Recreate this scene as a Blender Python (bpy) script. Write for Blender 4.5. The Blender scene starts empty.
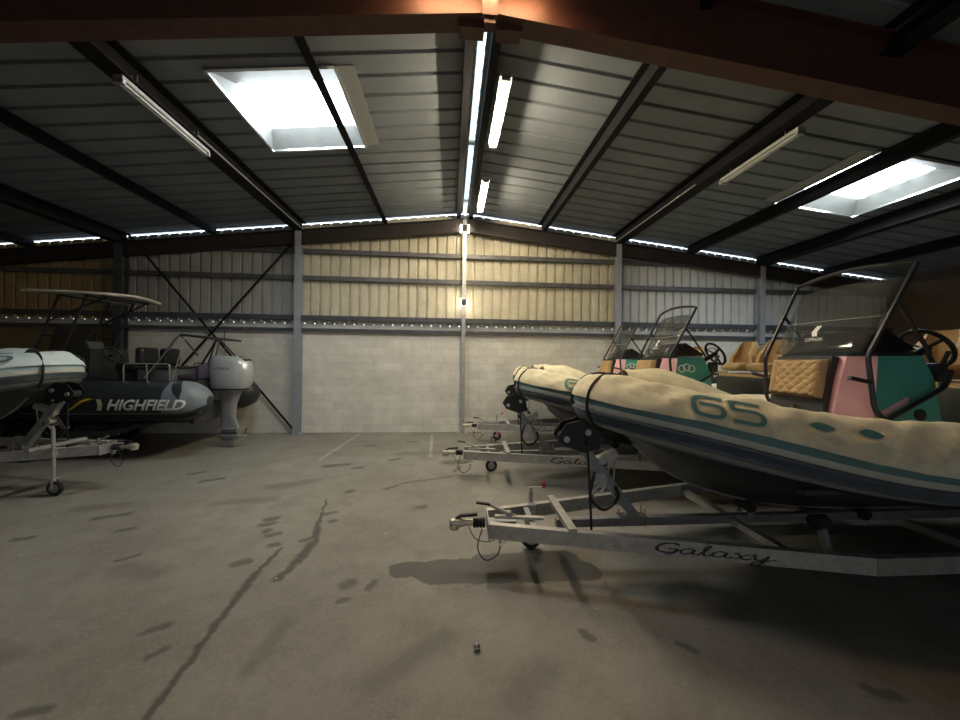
import bpy, bmesh, math, random
from mathutils import Vector, Matrix, noise, Euler
random.seed(7)
PI = math.pi
R = math.radians
scn = bpy.context.scene
COL = scn.collection

# ------------------------------------------------------------------ materials
def mat(name, col, rough=.6, metal=0., var=0., scale=8., bump=0., bscale=40., spec=.5, col2=None, emit=None, estr=0., alpha=1., trans=0.):
    m = bpy.data.materials.new(name); m.use_nodes = True
    nt = m.node_tree; b = nt.nodes['Principled BSDF']
    b.inputs['Base Color'].default_value = (*col, 1)
    b.inputs['Roughness'].default_value = rough
    b.inputs['Metallic'].default_value = metal
    b.inputs['Specular IOR Level'].default_value = spec
    b.inputs['Alpha'].default_value = alpha
    b.inputs['Transmission Weight'].default_value = trans
    if emit:
        b.inputs['Emission Color'].default_value = (*emit, 1)
        b.inputs['Emission Strength'].default_value = estr
    tc = nt.nodes.new('ShaderNodeTexCoord')
    if var > 0 or col2:
        n = nt.nodes.new('ShaderNodeTexNoise'); n.inputs['Scale'].default_value = scale
        n.inputs['Detail'].default_value = 5; n.inputs['Roughness'].default_value = .6
        nt.links.new(tc.outputs['Object'], n.inputs['Vector'])
        r = nt.nodes.new('ShaderNodeValToRGB')
        c2 = col2 or tuple(max(0, c*(1-var)) for c in col)
        c1 = col if col2 else tuple(min(1, c*(1+var*.6)) for c in col)
        r.color_ramp.elements[0].position = .32; r.color_ramp.elements[1].position = .68
        r.color_ramp.elements[0].color = (*c2, 1); r.color_ramp.elements[1].color = (*c1, 1)
        nt.links.new(n.outputs['Fac'], r.inputs['Fac'])
        nt.links.new(r.outputs['Color'], b.inputs['Base Color'])
    if bump > 0:
        n2 = nt.nodes.new('ShaderNodeTexNoise'); n2.inputs['Scale'].default_value = bscale
        n2.inputs['Detail'].default_value = 4
        nt.links.new(tc.outputs['Object'], n2.inputs['Vector'])
        bp = nt.nodes.new('ShaderNodeBump'); bp.inputs['Strength'].default_value = bump
        bp.inputs['Distance'].default_value = .01
        nt.links.new(n2.outputs['Fac'], bp.inputs['Height'])
        nt.links.new(bp.outputs['Normal'], b.inputs['Normal'])
    return m

def emat(name, col, s):
    m = bpy.data.materials.new(name); m.use_nodes = True
    nt = m.node_tree; nt.nodes.remove(nt.nodes['Principled BSDF'])
    e = nt.nodes.new('ShaderNodeEmission'); e.inputs[0].default_value = (*col, 1); e.inputs[1].default_value = s
    nt.links.new(e.outputs[0], nt.nodes['Material Output'].inputs[0])
    return m

M = {}
M['galv'] = mat('galvanised steel', (.52,.52,.50), .42, .55, .22, 14, .08, 60)
M['galv_dull'] = mat('dull galvanised steel', (.34,.35,.36), .5, .5, .2, 10)
M['post'] = mat('grey painted post', (.34,.36,.40), .55, .1, .12, 5)
M['post_dark'] = mat('dark steel post', (.075,.08,.095), .55, .1, .2, 5)
M['girt'] = mat('grey steel rail', (.13,.13,.135), .5, .3, .25, 6)
M['purlin'] = mat('dark steel purlin', (.012,.012,.014), .75, 0, .25, 4, spec=.2)
M['primer'] = mat('red oxide primer', (.075,.027,.015), .65, 0, .25, 5)
M['darkbeam'] = mat('dark oxide beam', (.035,.028,.026), .6, 0, .3, 5)
M['sheet'] = mat('grey roof sheet', (.175,.195,.220), .75, 0, .12, 2)
M['clad'] = mat('cream wall sheet', (.58,.54,.41), .6, 0, .14, 3)
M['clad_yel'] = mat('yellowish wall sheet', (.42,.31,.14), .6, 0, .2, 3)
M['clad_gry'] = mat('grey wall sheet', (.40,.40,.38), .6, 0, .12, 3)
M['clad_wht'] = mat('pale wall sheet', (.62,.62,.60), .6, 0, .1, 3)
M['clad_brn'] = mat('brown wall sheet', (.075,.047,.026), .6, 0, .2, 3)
M['darkwall'] = mat('dim rear wall', (.16,.15,.14), .8, 0, .1, 3)
M['black'] = mat('black plastic', (.012,.012,.014), .45, 0, 0)
M['rubber'] = mat('black rubber', (.02,.02,.02), .75, 0, .3, 20)
M['blacktube'] = mat('black coated tube', (.03,.032,.035), .38, .2)
M['chrome'] = mat('stainless steel', (.62,.62,.62), .22, .9, .1, 20)
M['brass'] = mat('yellow zinc', (.62,.58,.46), .35, .6, .2, 30)
M['red'] = mat('red plastic', (.6,.03,.05), .5)
M['teal'] = mat('teal gelcoat', (.10,.42,.35), .35, 0, .06, 3)
M['teal_fab'] = mat('teal coated fabric', (.12,.25,.24), .55, 0, .15, 9)
M['pink'] = mat('pink gelcoat', (.88,.50,.55), .4, 0, .06, 4)
M['palepink'] = mat('pale pink stripe', (.80,.50,.53), .45)
M['canvas'] = mat('beige canvas', (.84,.76,.53), .85, 0, .16, 7, .25, 70)
M['canvas_pale'] = mat('pale blue canvas', (.68,.78,.80), .7, 0, .10, 7, .2, 70)
M['canvas_white'] = mat('white canvas', (.74,.72,.64), .85, 0, .1, 7, .2, 70)
M['pale'] = mat('pale grey coated fabric', (.60,.58,.50), .6, 0, .12, 8)
M['bluegrey'] = mat('blue grey coated fabric', (.12,.15,.18), .5, 0, .2, 8)
M['lightblue'] = mat('light blue coated fabric', (.42,.55,.62), .5, 0, .12, 8)
M['strake'] = mat('dark blue rubber strake', (.085,.105,.12), .5, 0, .25, 12)
M['greystrake'] = mat('grey rubber strake', (.24,.24,.23), .55, 0, .2, 12)
M['hull'] = mat('charcoal hull', (.04,.043,.047), .4, 0, .2, 3)
M['deck'] = mat('dark deck', (.05,.05,.05), .7)
M['tan'] = mat('tan leatherette', (.50,.34,.16), .55, 0, .12, 10, .1, 90)
M['charcoal'] = mat('charcoal panel', (.03,.032,.034), .5, 0, .2, 8)
M['blackhyp'] = mat('black coated tube fabric', (.03,.036,.042), .36, 0, .2, 4)
M['greyhyp'] = mat('grey tube end fabric', (.20,.24,.27), .45, 0, .15, 6)
M['white'] = mat('white marking', (.93,.93,.92), .5)
M['yellow'] = mat('yellow marking', (.75,.52,.05), .5)
M['silver'] = mat('silver gelcoat', (.50,.52,.53), .3, .25, .06, 4)
M['silver_dk'] = mat('grey motor leg', (.30,.31,.32), .35, .3, .1, 5)
M['offwhite'] = mat('off white hard top', (.70,.66,.58), .45, 0, .06, 4)
M['purple'] = mat('dark purple cushion', (.055,.045,.075), .7, 0, .2, 9)
M['greybox'] = mat('grey locker', (.085,.09,.095), .5, 0, .1, 6)
M['tint'] = mat('smoked screen', (.02,.02,.02), .08, 0, alpha=.55)
M['darktint'] = mat('dark smoked screen', (.015,.018,.02), .12, 0, alpha=.93)
M['glass'] = mat('clear screen', (.07,.075,.075), .04, 0, alpha=.48)
M['letter'] = mat('dark lettering', (.05,.035,.035), .5)
M['tealmark'] = mat('teal print', (.11,.25,.23), .6)
M['rim'] = mat('cream print border', (.72,.66,.47), .7)
M['lampbody'] = mat('grey lamp housing', (.45,.45,.44), .5)
M['flash'] = mat('pale flashing strip', (.27,.28,.28), .6)
M['litframe'] = mat('white painted upstand', (.36,.37,.36), .55, 0, .1, 5)
M['deadtube'] = mat('unlit glass tube', (.62,.63,.62), .2)
M['tube'] = emat('lit fluorescent tube', (1,.85,.60), 66)
M['tubedim'] = emat('amber tube', (1,.62,.32), 25)
M['flood'] = emat('lit flood glass', (1,.88,.68), 16)
M['fillpane'] = emat('added fill glow', (.90,.94,1), .13)
M['pane'] = emat('daylight pane', (.86,.96,1), 4.8)
M['ridgepane'] = emat('daylight ridge strip', (.55,.80,.84), .36)

WHOLE = {'lettering','number','number_border','screen_logo','chevron_mark','handle_opening','handle_border','propeller','tube_cover','seat_cushion'}
# ------------------------------------------------------------------ mesh builder
class MB:
    def __init__(s): s.v = []; s.f = []; s.mi = []; s.cur = 0
    def add(s, vs, fs, mi=None):
        o = len(s.v); s.v += [tuple(v) for v in vs]
        for f in fs: s.f.append([i+o for i in f]); s.mi.append(s.cur if mi is None else mi)
        return s
    def box(s, c, d, rot=None, mi=None):
        hx, hy, hz = d[0]/2, d[1]/2, d[2]/2
        m = rot.to_matrix() if isinstance(rot, Euler) else (rot or Matrix.Identity(3))
        vs = [Vector(c) + m @ Vector((x*hx, y*hy, z*hz)) for x in (-1,1) for y in (-1,1) for z in (-1,1)]
        return s.add(vs, [(0,1,3,2),(4,6,7,5),(0,4,5,1),(2,3,7,6),(0,2,6,4),(1,5,7,3)], mi)
    def bb(s, x0, x1, y0, y1, z0, z1, mi=None):
        return s.box(((x0+x1)/2,(y0+y1)/2,(z0+z1)/2), (abs(x1-x0),abs(y1-y0),abs(z1-z0)), None, mi)
    def bar(s, p0, p1, w, h, up=(0,0,1), mi=None):
        p0, p1 = Vector(p0), Vector(p1); d = (p1-p0); L = d.length; d.normalize()
        u = Vector(up); side = d.cross(u)
        if side.length < 1e-4: side = d.cross(Vector((1,0,0)))
        side.normalize(); u = side.cross(d)
        vs = []
        for p in (p0, p1):
            for a, b in ((-1,-1),(1,-1),(1,1),(-1,1)): vs.append(p + side*(a*w/2) + u*(b*h/2))
        return s.add(vs, [(3,2,1,0),(4,5,6,7),(0,1,5,4),(1,2,6,5),(2,3,7,6),(3,0,4,7)], mi)
    def prism(s, p0, p1, prof, up=(0,0,1), mi=None):
        p0, p1 = Vector(p0), Vector(p1); d = (p1-p0).normalized()
        u = Vector(up); side = d.cross(u).normalized(); u = side.cross(d); n = len(prof)
        vs = [p + side*a + u*b for p in (p0, p1) for a, b in prof]
        fs = [list(range(n-1,-1,-1)), list(range(n, 2*n))] + [(i,(i+1)%n,n+(i+1)%n,n+i) for i in range(n)]
        return s.add(vs, fs, mi)
    def tube(s, pts, r, n=8, closed=False, mi=None, caps=True):
        pts = [Vector(p) for p in pts]; N = len(pts); rs = r if isinstance(r, (list,tuple)) else [r]*N
        def tan(i):
            if closed: return (pts[(i+1)%N]-pts[i-1]).normalized()
            return (pts[min(i+1,N-1)]-pts[max(i-1,0)]).normalized()
        t = tan(0); a = Vector((0,0,1)) if abs(t.z) < .9 else Vector((1,0,0))
        nrm = (a - t*a.dot(t)).normalized(); vs = []
        for i in range(N):
            t = tan(i); nrm = (nrm - t*nrm.dot(t)).normalized(); bn = t.cross(nrm)
            for k in range(n):
                q = 2*PI*k/n; vs.append(pts[i] + (nrm*math.cos(q)+bn*math.sin(q))*rs[i])
        fs = []
        for i in range(N if closed else N-1):
            j = (i+1)%N
            for k in range(n): fs.append((i*n+k, i*n+(k+1)%n, j*n+(k+1)%n, j*n+k))
        if caps and not closed: fs.append(list(range(n-1,-1,-1))); fs.append(list(range((N-1)*n, N*n)))
        return s.add(vs, fs, mi)
    def cyl(s, p0, p1, r, n=20, mi=None): return s.tube([p0,p1], r, n, mi=mi)
    def lathe(s, c, axis, prof, n=24, mi=None):
        ax = Vector(axis).normalized(); a = Vector((0,0,1)) if abs(ax.z) < .9 else Vector((1,0,0))
        u = (a-ax*a.dot(ax)).normalized(); w = ax.cross(u); c = Vector(c); vs = []
        for r, h in prof:
            for k in range(n):
                q = 2*PI*k/n; vs.append(c + ax*h + (u*math.cos(q)+w*math.sin(q))*r)
        m = len(prof); fs = [(i*n+k, i*n+(k+1)%n, (i+1)*n+(k+1)%n, (i+1)*n+k) for i in range(m-1) for k in range(n)]
        fs.append(list(range(n-1,-1,-1))); fs.append(list(range((m-1)*n, m*n)))
        return s.add(vs, fs, mi)
    def loft(s, rings, closed=True, caps=True, mi=None, mif=None):
        n = len(rings[0]); vs = [p for r in rings for p in r]; fs = []; mm = []
        for i in range(len(rings)-1):
            for k in range(n if closed else n-1):
                fs.append((i*n+k, i*n+(k+1)%n, (i+1)*n+(k+1)%n, (i+1)*n+k)); mm.append(mif(i,k) if mif else (s.cur if mi is None else mi))
        if caps and closed:
            fs.append(list(range(n-1,-1,-1))); fs.append(list(range((len(rings)-1)*n, len(rings)*n))); mm += [mm[0], mm[-1]]
        o = len(s.v); s.v += [tuple(v) for v in vs]
        for f, q in zip(fs, mm): s.f.append([i+o for i in f]); s.mi.append(q)
        return s
    def rbox(s, c, d, bev=.02, seg=2, rot=None, mi=None, taper=1.):
        bm = bmesh.new(); bmesh.ops.create_cube(bm, size=1)
        for v in bm.verts:
            k = taper if v.co.z > 0 else 1
            v.co = Vector((v.co.x*d[0]*k, v.co.y*d[1]*k, v.co.z*d[2]))
        bmesh.ops.bevel(bm, geom=bm.edges[:], offset=bev, segments=seg, profile=.5, affect='EDGES')
        m = rot.to_matrix() if isinstance(rot, Euler) else (rot or Matrix.Identity(3))
        bm.verts.index_update()
        vs = [Vector(c) + m @ v.co for v in bm.verts]; fs = [[v.index for v in f.verts] for f in bm.faces]; bm.free()
        return s.add(vs, fs, mi)
    def pieces(s):
        n = len(s.v); par = list(range(n))
        def find(a):
            while par[a] != a: par[a] = par[par[a]]; a = par[a]
            return a
        for f in s.f:
            for q in f[1:]: par[find(f[0])] = find(q)
        comp = {}
        for fi, f in enumerate(s.f): comp.setdefault(find(f[0]), []).append(fi)
        C = []
        for fs in comp.values():
            vs = {q for fi in fs for q in s.f[fi]}
            lo = [min(s.v[q][a] for q in vs) for a in range(3)]; hi = [max(s.v[q][a] for q in vs) for a in range(3)]
            C.append([fs, lo, hi])
        # join islands that touch
        g = list(range(len(C)))
        def fg(a):
            while g[a] != a: a = g[a]
            return a
        for i in range(len(C)):
            for j in range(i):
                if all(C[i][1][a] <= C[j][2][a]+.003 and C[j][1][a] <= C[i][2][a]+.003 for a in range(3)): g[fg(i)] = fg(j)
        out = {}
        for i in range(len(C)): out.setdefault(fg(i), []).extend(C[i][0])
        res = []
        for fs in out.values():
            m = MB(); mp = {}
            for fi in fs:
                for q in s.f[fi]:
                    if q not in mp: mp[q] = len(m.v); m.v.append(s.v[q])
                m.f.append([mp[q] for q in s.f[fi]]); m.mi.append(s.mi[fi])
            res.append(m)
        return res
    def build(s, name, mats, parent=None, smooth=None, off=(0,0,0), solid=0., sharp=35, whole=False):
        if parent and not whole and parent.get('kind') != 'structure' and name not in WHOLE:
            ps = s.pieces()
            if len(ps) > 1: return [p.build(name, mats, parent, smooth, off, solid, sharp, True) for p in ps][0]
        me = bpy.data.meshes.new(name); o = Vector(off)
        me.from_pydata([Vector(v)+o for v in s.v], [], s.f)
        bm = bmesh.new(); bm.from_mesh(me); bmesh.ops.recalc_face_normals(bm, faces=bm.faces[:]); bm.to_mesh(me); bm.free()
        ms = mats if isinstance(mats, (list,tuple)) else [mats]
        for m in ms: me.materials.append(M[m] if isinstance(m, str) else m)
        if len(ms) > 1: me.polygons.foreach_set('material_index', s.mi)
        if smooth:
            me.polygons.foreach_set('use_smooth', [True]*len(me.polygons))
            try: me.set_sharp_from_angle(angle=R(sharp))
            except Exception: pass
        me.update()
        ob = bpy.data.objects.new(name, me); COL.objects.link(ob)
        if parent: ob.parent = parent
        if solid:
            md = ob.modifiers.new('thickness', 'SOLIDIFY'); md.thickness = solid; md.offset = 0
        return ob

def tag(o, label=None, cat=None, group=None, kind=None):
    if label: o['label'] = label
    if cat: o['category'] = cat
    if group: o['group'] = group
    if kind: o['kind'] = kind
    return o
def empty(name, loc, rot=(0,0,0)):
    o = bpy.data.objects.new(name, None); COL.objects.link(o); o.location = loc; o.rotation_euler = rot
    o.empty_display_size = .2; return o
def struct(o, label=None):
    o['kind'] = 'structure'
    if label: o['label'] = label
    return o
def copy_tree(o, parent=None):
    c = o.copy(); COL.objects.link(c)
    if parent: c.parent = parent
    for ch in list(o.children): copy_tree(ch, c)
    return c
def smooth_path(pts, k=6, closed=False):
    pts = [Vector(p) for p in pts]; n = len(pts); out = []
    for i in range(n if closed else n-1):
        p1 = pts[i]; p2 = pts[(i+1)%n]
        p0 = pts[i-1] if (closed or i > 0) else p1*2-p2
        p3 = pts[(i+2)%n] if (closed or i+2 < n) else p2*2-p1
        for j in range(k):
            t = j/k
            out.append(.5*((2*p1)+(p2-p0)*t+(2*p0-5*p1+4*p2-p3)*t*t+(3*p1-p0-3*p2+p3)*t**3))
    if not closed: out.append(pts[-1])
    return out
def fillet(pts, r, k=5):
    pts = [Vector(p) for p in pts]; out = [pts[0]]
    for i in range(1, len(pts)-1):
        a, b, c = pts[i-1], pts[i], pts[i+1]
        d1 = min(r, (a-b).length*.45); d2 = min(r, (c-b).length*.45)
        p = b+(a-b).normalized()*d1; q = b+(c-b).normalized()*d2
        for j in range(k+1):
            t = j/k; out.append(p*(1-t)**2+b*2*t*(1-t)+q*t*t)
    out.append(pts[-1]); return out

def ribbon2d(strokes, w, close=False):
    """2-D strokes -> (verts2d, faces); stroke = list of (x,y) or (x,y,width)"""
    V = []; F = []
    for st in strokes:
        n = len(st); o = len(V)
        for i in range(n):
            if close: a, b = st[i-1], st[(i+1)%n]
            else: a, b = st[max(i-1,0)], st[min(i+1,n-1)]
            t = Vector((b[0]-a[0], b[1]-a[1])); t.normalize(); nn = Vector((-t.y, t.x))
            ww = st[i][2] if len(st[i]) > 2 else w
            V.append((st[i][0]+nn.x*ww/2, st[i][1]+nn.y*ww/2)); V.append((st[i][0]-nn.x*ww/2, st[i][1]-nn.y*ww/2))
        for i in range(n if close else n-1):
            j = (i+1)%n; F.append((o+2*i, o+2*i+1, o+2*j+1, o+2*j))
    return V, F
def text2d(s, shear=0., xs=1., bold=0.):
    cu = bpy.data.curves.new('t', 'FONT'); cu.body = s; cu.size = 1; cu.resolution_u = 3; cu.shear = shear; cu.offset = bold
    o = bpy.data.objects.new('t', cu); COL.objects.link(o)
    dg = bpy.context.evaluated_depsgraph_get(); dg.update()
    me = bpy.data.meshes.new_from_object(o.evaluated_get(dg))
    bm = bmesh.new(); bm.from_mesh(me); bmesh.ops.triangulate(bm, faces=bm.faces[:])
    for _ in range(2):
        L = [e for e in bm.edges if e.calc_length() > .22]
        if L: bmesh.ops.subdivide_edges(bm, edges=L, cuts=1); bmesh.ops.triangulate(bm, faces=bm.faces[:])
    bm.verts.index_update()
    V = [(v.co.x*xs, v.co.y) for v in bm.verts]; F = [[v.index for v in f.verts] for f in bm.faces]
    bm.free(); bpy.data.objects.remove(o); bpy.data.meshes.remove(me); bpy.data.curves.remove(cu)
    x0 = min(v[0] for v in V); x1 = max(v[0] for v in V); y0 = min(v[1] for v in V); y1 = max(v[1] for v in V)
    return [((x-x0)/(x1-x0), (y-y0)/(y1-y0)) for x, y in V], F

# ------------------------------------------------------------------ the hall
RX = .345; ZR = 5.89; SL = .111; HW = 12.6; YW = 9.65; YF = -7.0
XL, XR = RX-HW, RX+HW
def zr(x): return ZR - SL*abs(x-RX)

# floor -------------------------------------------------
def floor_material():
    m = bpy.data.materials.new('stained concrete'); m.use_nodes = True
    nt = m.node_tree; b = nt.nodes['Principled BSDF']; N = nt.nodes.new; Lk = nt.links.new
    tc = N('ShaderNodeTexCoord')
    def nz(scale, det=6, rough=.6):
        n = N('ShaderNodeTexNoise'); n.inputs['Scale'].default_value = scale; n.inputs['Detail'].default_value = det
        n.inputs['Roughness'].default_value = rough; Lk(tc.outputs['Object'], n.inputs['Vector']); return n
    def ramp(src, p0, p1, c0, c1):
        r = N('ShaderNodeValToRGB'); r.color_ramp.elements[0].position = p0; r.color_ramp.elements[1].position = p1
        r.color_ramp.elements[0].color = (*c0,1); r.color_ramp.elements[1].color = (*c1,1); Lk(src, r.inputs['Fac']); return r
    def math_(op, a, b_=None, c=None):
        n = N('ShaderNodeMath'); n.operation = op
        for i, q in enumerate((a, b_, c)):
            if q is None: continue
            if isinstance(q, (int,float)): n.inputs[i].default_value = q
            else: Lk(q, n.inputs[i])
        return n.outputs[0]
    def mix(f, a, b_):
        n = N('ShaderNodeMix'); n.data_type = 'RGBA'
        Lk(f, n.inputs[0])
        for i, q in ((6,a),(7,b_)):
            if isinstance(q, tuple): n.inputs[i].default_value = (*q,1)
            else: Lk(q, n.inputs[i])
        return n.outputs[2]
    big = ramp(nz(.55,4).outputs['Fac'], .35, .68, (.205,.192,.170), (.300,.288,.260))
    mid = nz(2.6,12,.78); fine = nz(38,6,.75)
    c = mix(math_('MULTIPLY', ramp(mid.outputs['Fac'], .46, .66, (0,0,0), (1,1,1)).outputs['Color'], .62), big.outputs['Color'], (.150,.139,.122))
    c = mix(math_('MULTIPLY', ramp(fine.outputs['Fac'], .50, .68, (0,0,0), (1,1,1)).outputs['Color'], .38), c, (.40,.385,.35))
    # distorted coordinates for stains
    dn = N('ShaderNodeTexNoise'); dn.inputs['Scale'].default_value = 9; dn.inputs['Detail'].default_value = 4
    Lk(tc.outputs['Object'], dn.inputs['Vector'])
    sb = N('ShaderNodeVectorMath'); sb.operation = 'SUBTRACT'; Lk(dn.outputs['Color'], sb.inputs[0]); sb.inputs[1].default_value = (.5,.5,.5)
    sc = N('ShaderNodeVectorMath'); sc.operation = 'SCALE'; Lk(sb.outputs[0], sc.inputs[0]); sc.inputs['Scale'].default_value = .10
    ad = N('ShaderNodeVectorMath'); Lk(tc.outputs['Object'], ad.inputs[0]); Lk(sc.outputs[0], ad.inputs[1])
    def capsule(x0, y0, x1, y1, r, soft=.45):
        L = math.hypot(x1-x0, y1-y0); a = math.atan2(y1-y0, x1-x0)
        mp = N('ShaderNodeMapping'); mp.vector_type = 'TEXTURE'
        mp.inputs['Location'].default_value = (x0, y0, 0); mp.inputs['Rotation'].default_value = (0,0,a)
        Lk(ad.outputs[0], mp.inputs['Vector'])
        sp = N('ShaderNodeSeparateXYZ'); Lk(mp.outputs[0], sp.inputs[0])
        cl = math_('MINIMUM', math_('MAXIMUM', sp.outputs[0], 0.), L)
        dx = math_('SUBTRACT', sp.outputs[0], cl)
        d = math_('SQRT', math_('ADD', math_('MULTIPLY', dx, dx), math_('MULTIPLY', sp.outputs[1], sp.outputs[1])))
        mr = N('ShaderNodeMapRange'); mr.inputs[1].default_value = r*(1-soft); mr.inputs[2].default_value = r*(1+soft)
        mr.inputs[3].default_value = 1; mr.inputs[4].default_value = 0; Lk(d, mr.inputs[0]); return mr.outputs[0]
    def union(lst):
        o = lst[0]
        for q in lst[1:]: o = math_('MAXIMUM', o, q)
        return o
    tar = union([capsule(*q) for q in [(-1.66,3.76,-1.69,3.34,.020),(-1.69,3.34,-1.66,3.0,.033),(-1.66,3.0,-1.63,2.6,.026),(-1.63,2.6,-1.56,1.95,.024),
        (-1.65,5.05,-1.51,4.38,.016),(-1.51,4.38,-1.39,3.88,.03),(-1.39,3.88,-1.41,3.51,.05),(-1.41,3.51,-1.46,3.25,.04)]])
    spots = union([capsule(*q) for q in [(-3.788,5.890,-3.572,6.010,0.063),(-4.210,6.256,-4.090,6.364,0.057),(-3.586,4.256,-3.484,4.304,0.040),(-3.070,3.644,-2.980,3.716,0.032),
        (-2.132,4.436,-2.048,4.484,0.052),(-2.112,4.312,-2.028,4.348,0.052),(-1.910,4.044,-1.850,4.086,0.052),(-1.996,4.154,-1.984,4.166,0.046),(-1.788,3.828,-1.752,3.852,0.046),(-1.952,3.512,-1.868,3.548,0.052),
        (-1.520,3.932,-1.460,3.968,0.040),(-1.508,4.570,-1.412,4.630,0.040),(-1.380,4.360,-1.320,4.390,0.034),(-1.444,5.320,-1.396,5.380,0.057),(-2.150,6.630,-1.850,6.720,0.092),(-1.660,6.470,-1.540,6.530,0.052),(-1.100,6.980,-0.950,7.070,0.057),(-0.940,8.510,-0.760,8.540,0.069),(-1.800,8.120,-1.650,8.180,0.069),
        (-0.932,5.410,-0.758,5.590,0.034),(-.7,5.65,.05,5.95,.03),(0.090,6.200,0.210,6.500,0.034),(-0.010,6.770,0.260,6.830,0.138),
        (-0.852,3.130,-0.828,3.160,0.063),(-0.836,2.934,-0.794,2.946,0.034),(-0.652,3.056,-0.628,3.164,0.029),(-0.364,4.708,-0.316,4.732,0.057),(-2.070,2.680,-1.980,2.740,0.040),(-1.880,2.466,-1.820,2.514,0.032),(-2.260,2.110,-2.140,2.140,0.034),(0.960,2.480,0.990,2.420,0.034),(1.570,2.330,1.630,2.270,0.029),(2.480,1.914,2.570,1.866,0.040),(-4.120,4.590,-3.880,4.710,0.057),(-4.460,4.110,-4.340,4.140,0.046)]])
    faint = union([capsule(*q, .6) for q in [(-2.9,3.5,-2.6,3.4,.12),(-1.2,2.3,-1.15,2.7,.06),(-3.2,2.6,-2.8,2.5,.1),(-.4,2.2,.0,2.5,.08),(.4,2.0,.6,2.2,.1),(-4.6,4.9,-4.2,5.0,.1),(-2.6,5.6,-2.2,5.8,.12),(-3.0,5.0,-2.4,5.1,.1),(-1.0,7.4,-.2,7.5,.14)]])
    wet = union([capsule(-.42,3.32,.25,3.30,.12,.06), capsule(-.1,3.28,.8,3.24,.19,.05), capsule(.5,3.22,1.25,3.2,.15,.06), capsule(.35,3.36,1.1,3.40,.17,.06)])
    white = union([capsule(-2.44,7.1,-2.3,9.4,.03,.3), capsule(-.36,7.2,-.44,9.4,.03,.3)])
    c = mix(math_('MULTIPLY', math_('MULTIPLY', white, mid.outputs['Fac']), .75), c, (.62,.60,.55))
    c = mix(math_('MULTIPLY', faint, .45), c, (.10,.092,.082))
    c = mix(math_('MULTIPLY', tar, .82), c, (.062,.056,.05))
    c = mix(math_('MULTIPLY', spots, .68), c, (.065,.059,.052))
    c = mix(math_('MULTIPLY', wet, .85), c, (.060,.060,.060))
    # white flecks
    vo = N('ShaderNodeTexVoronoi'); vo.inputs['Scale'].default_value = 2.3; Lk(tc.outputs['Object'], vo.inputs['Vector'])
    fl = math_('LESS_THAN', vo.outputs['Distance'], .022)
    c = mix(math_('MULTIPLY', fl, .75), c, (.62,.60,.55))
    Lk(c, b.inputs['Base Color'])
    rg = N('ShaderNodeMapRange'); Lk(wet, rg.inputs[0]); rg.inputs[3].default_value = .68; rg.inputs[4].default_value = .5
    Lk(rg.outputs[0], b.inputs['Roughness'])
    b.inputs['Specular IOR Level'].default_value = .35
    bp = N('ShaderNodeBump'); bp.inputs['Strength'].default_value = .25; bp.inputs['Distance'].default_value = .006
    Lk(mid.outputs['Fac'], bp.inputs['Height']); Lk(bp.outputs['Normal'], b.inputs['Normal'])
    return m
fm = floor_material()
struct(MB().bb(XL-.1, XR+.1, YF-.1, YW+.05, -.2, 0).build('floor', fm), 'stained grey concrete floor of the hall')

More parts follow.
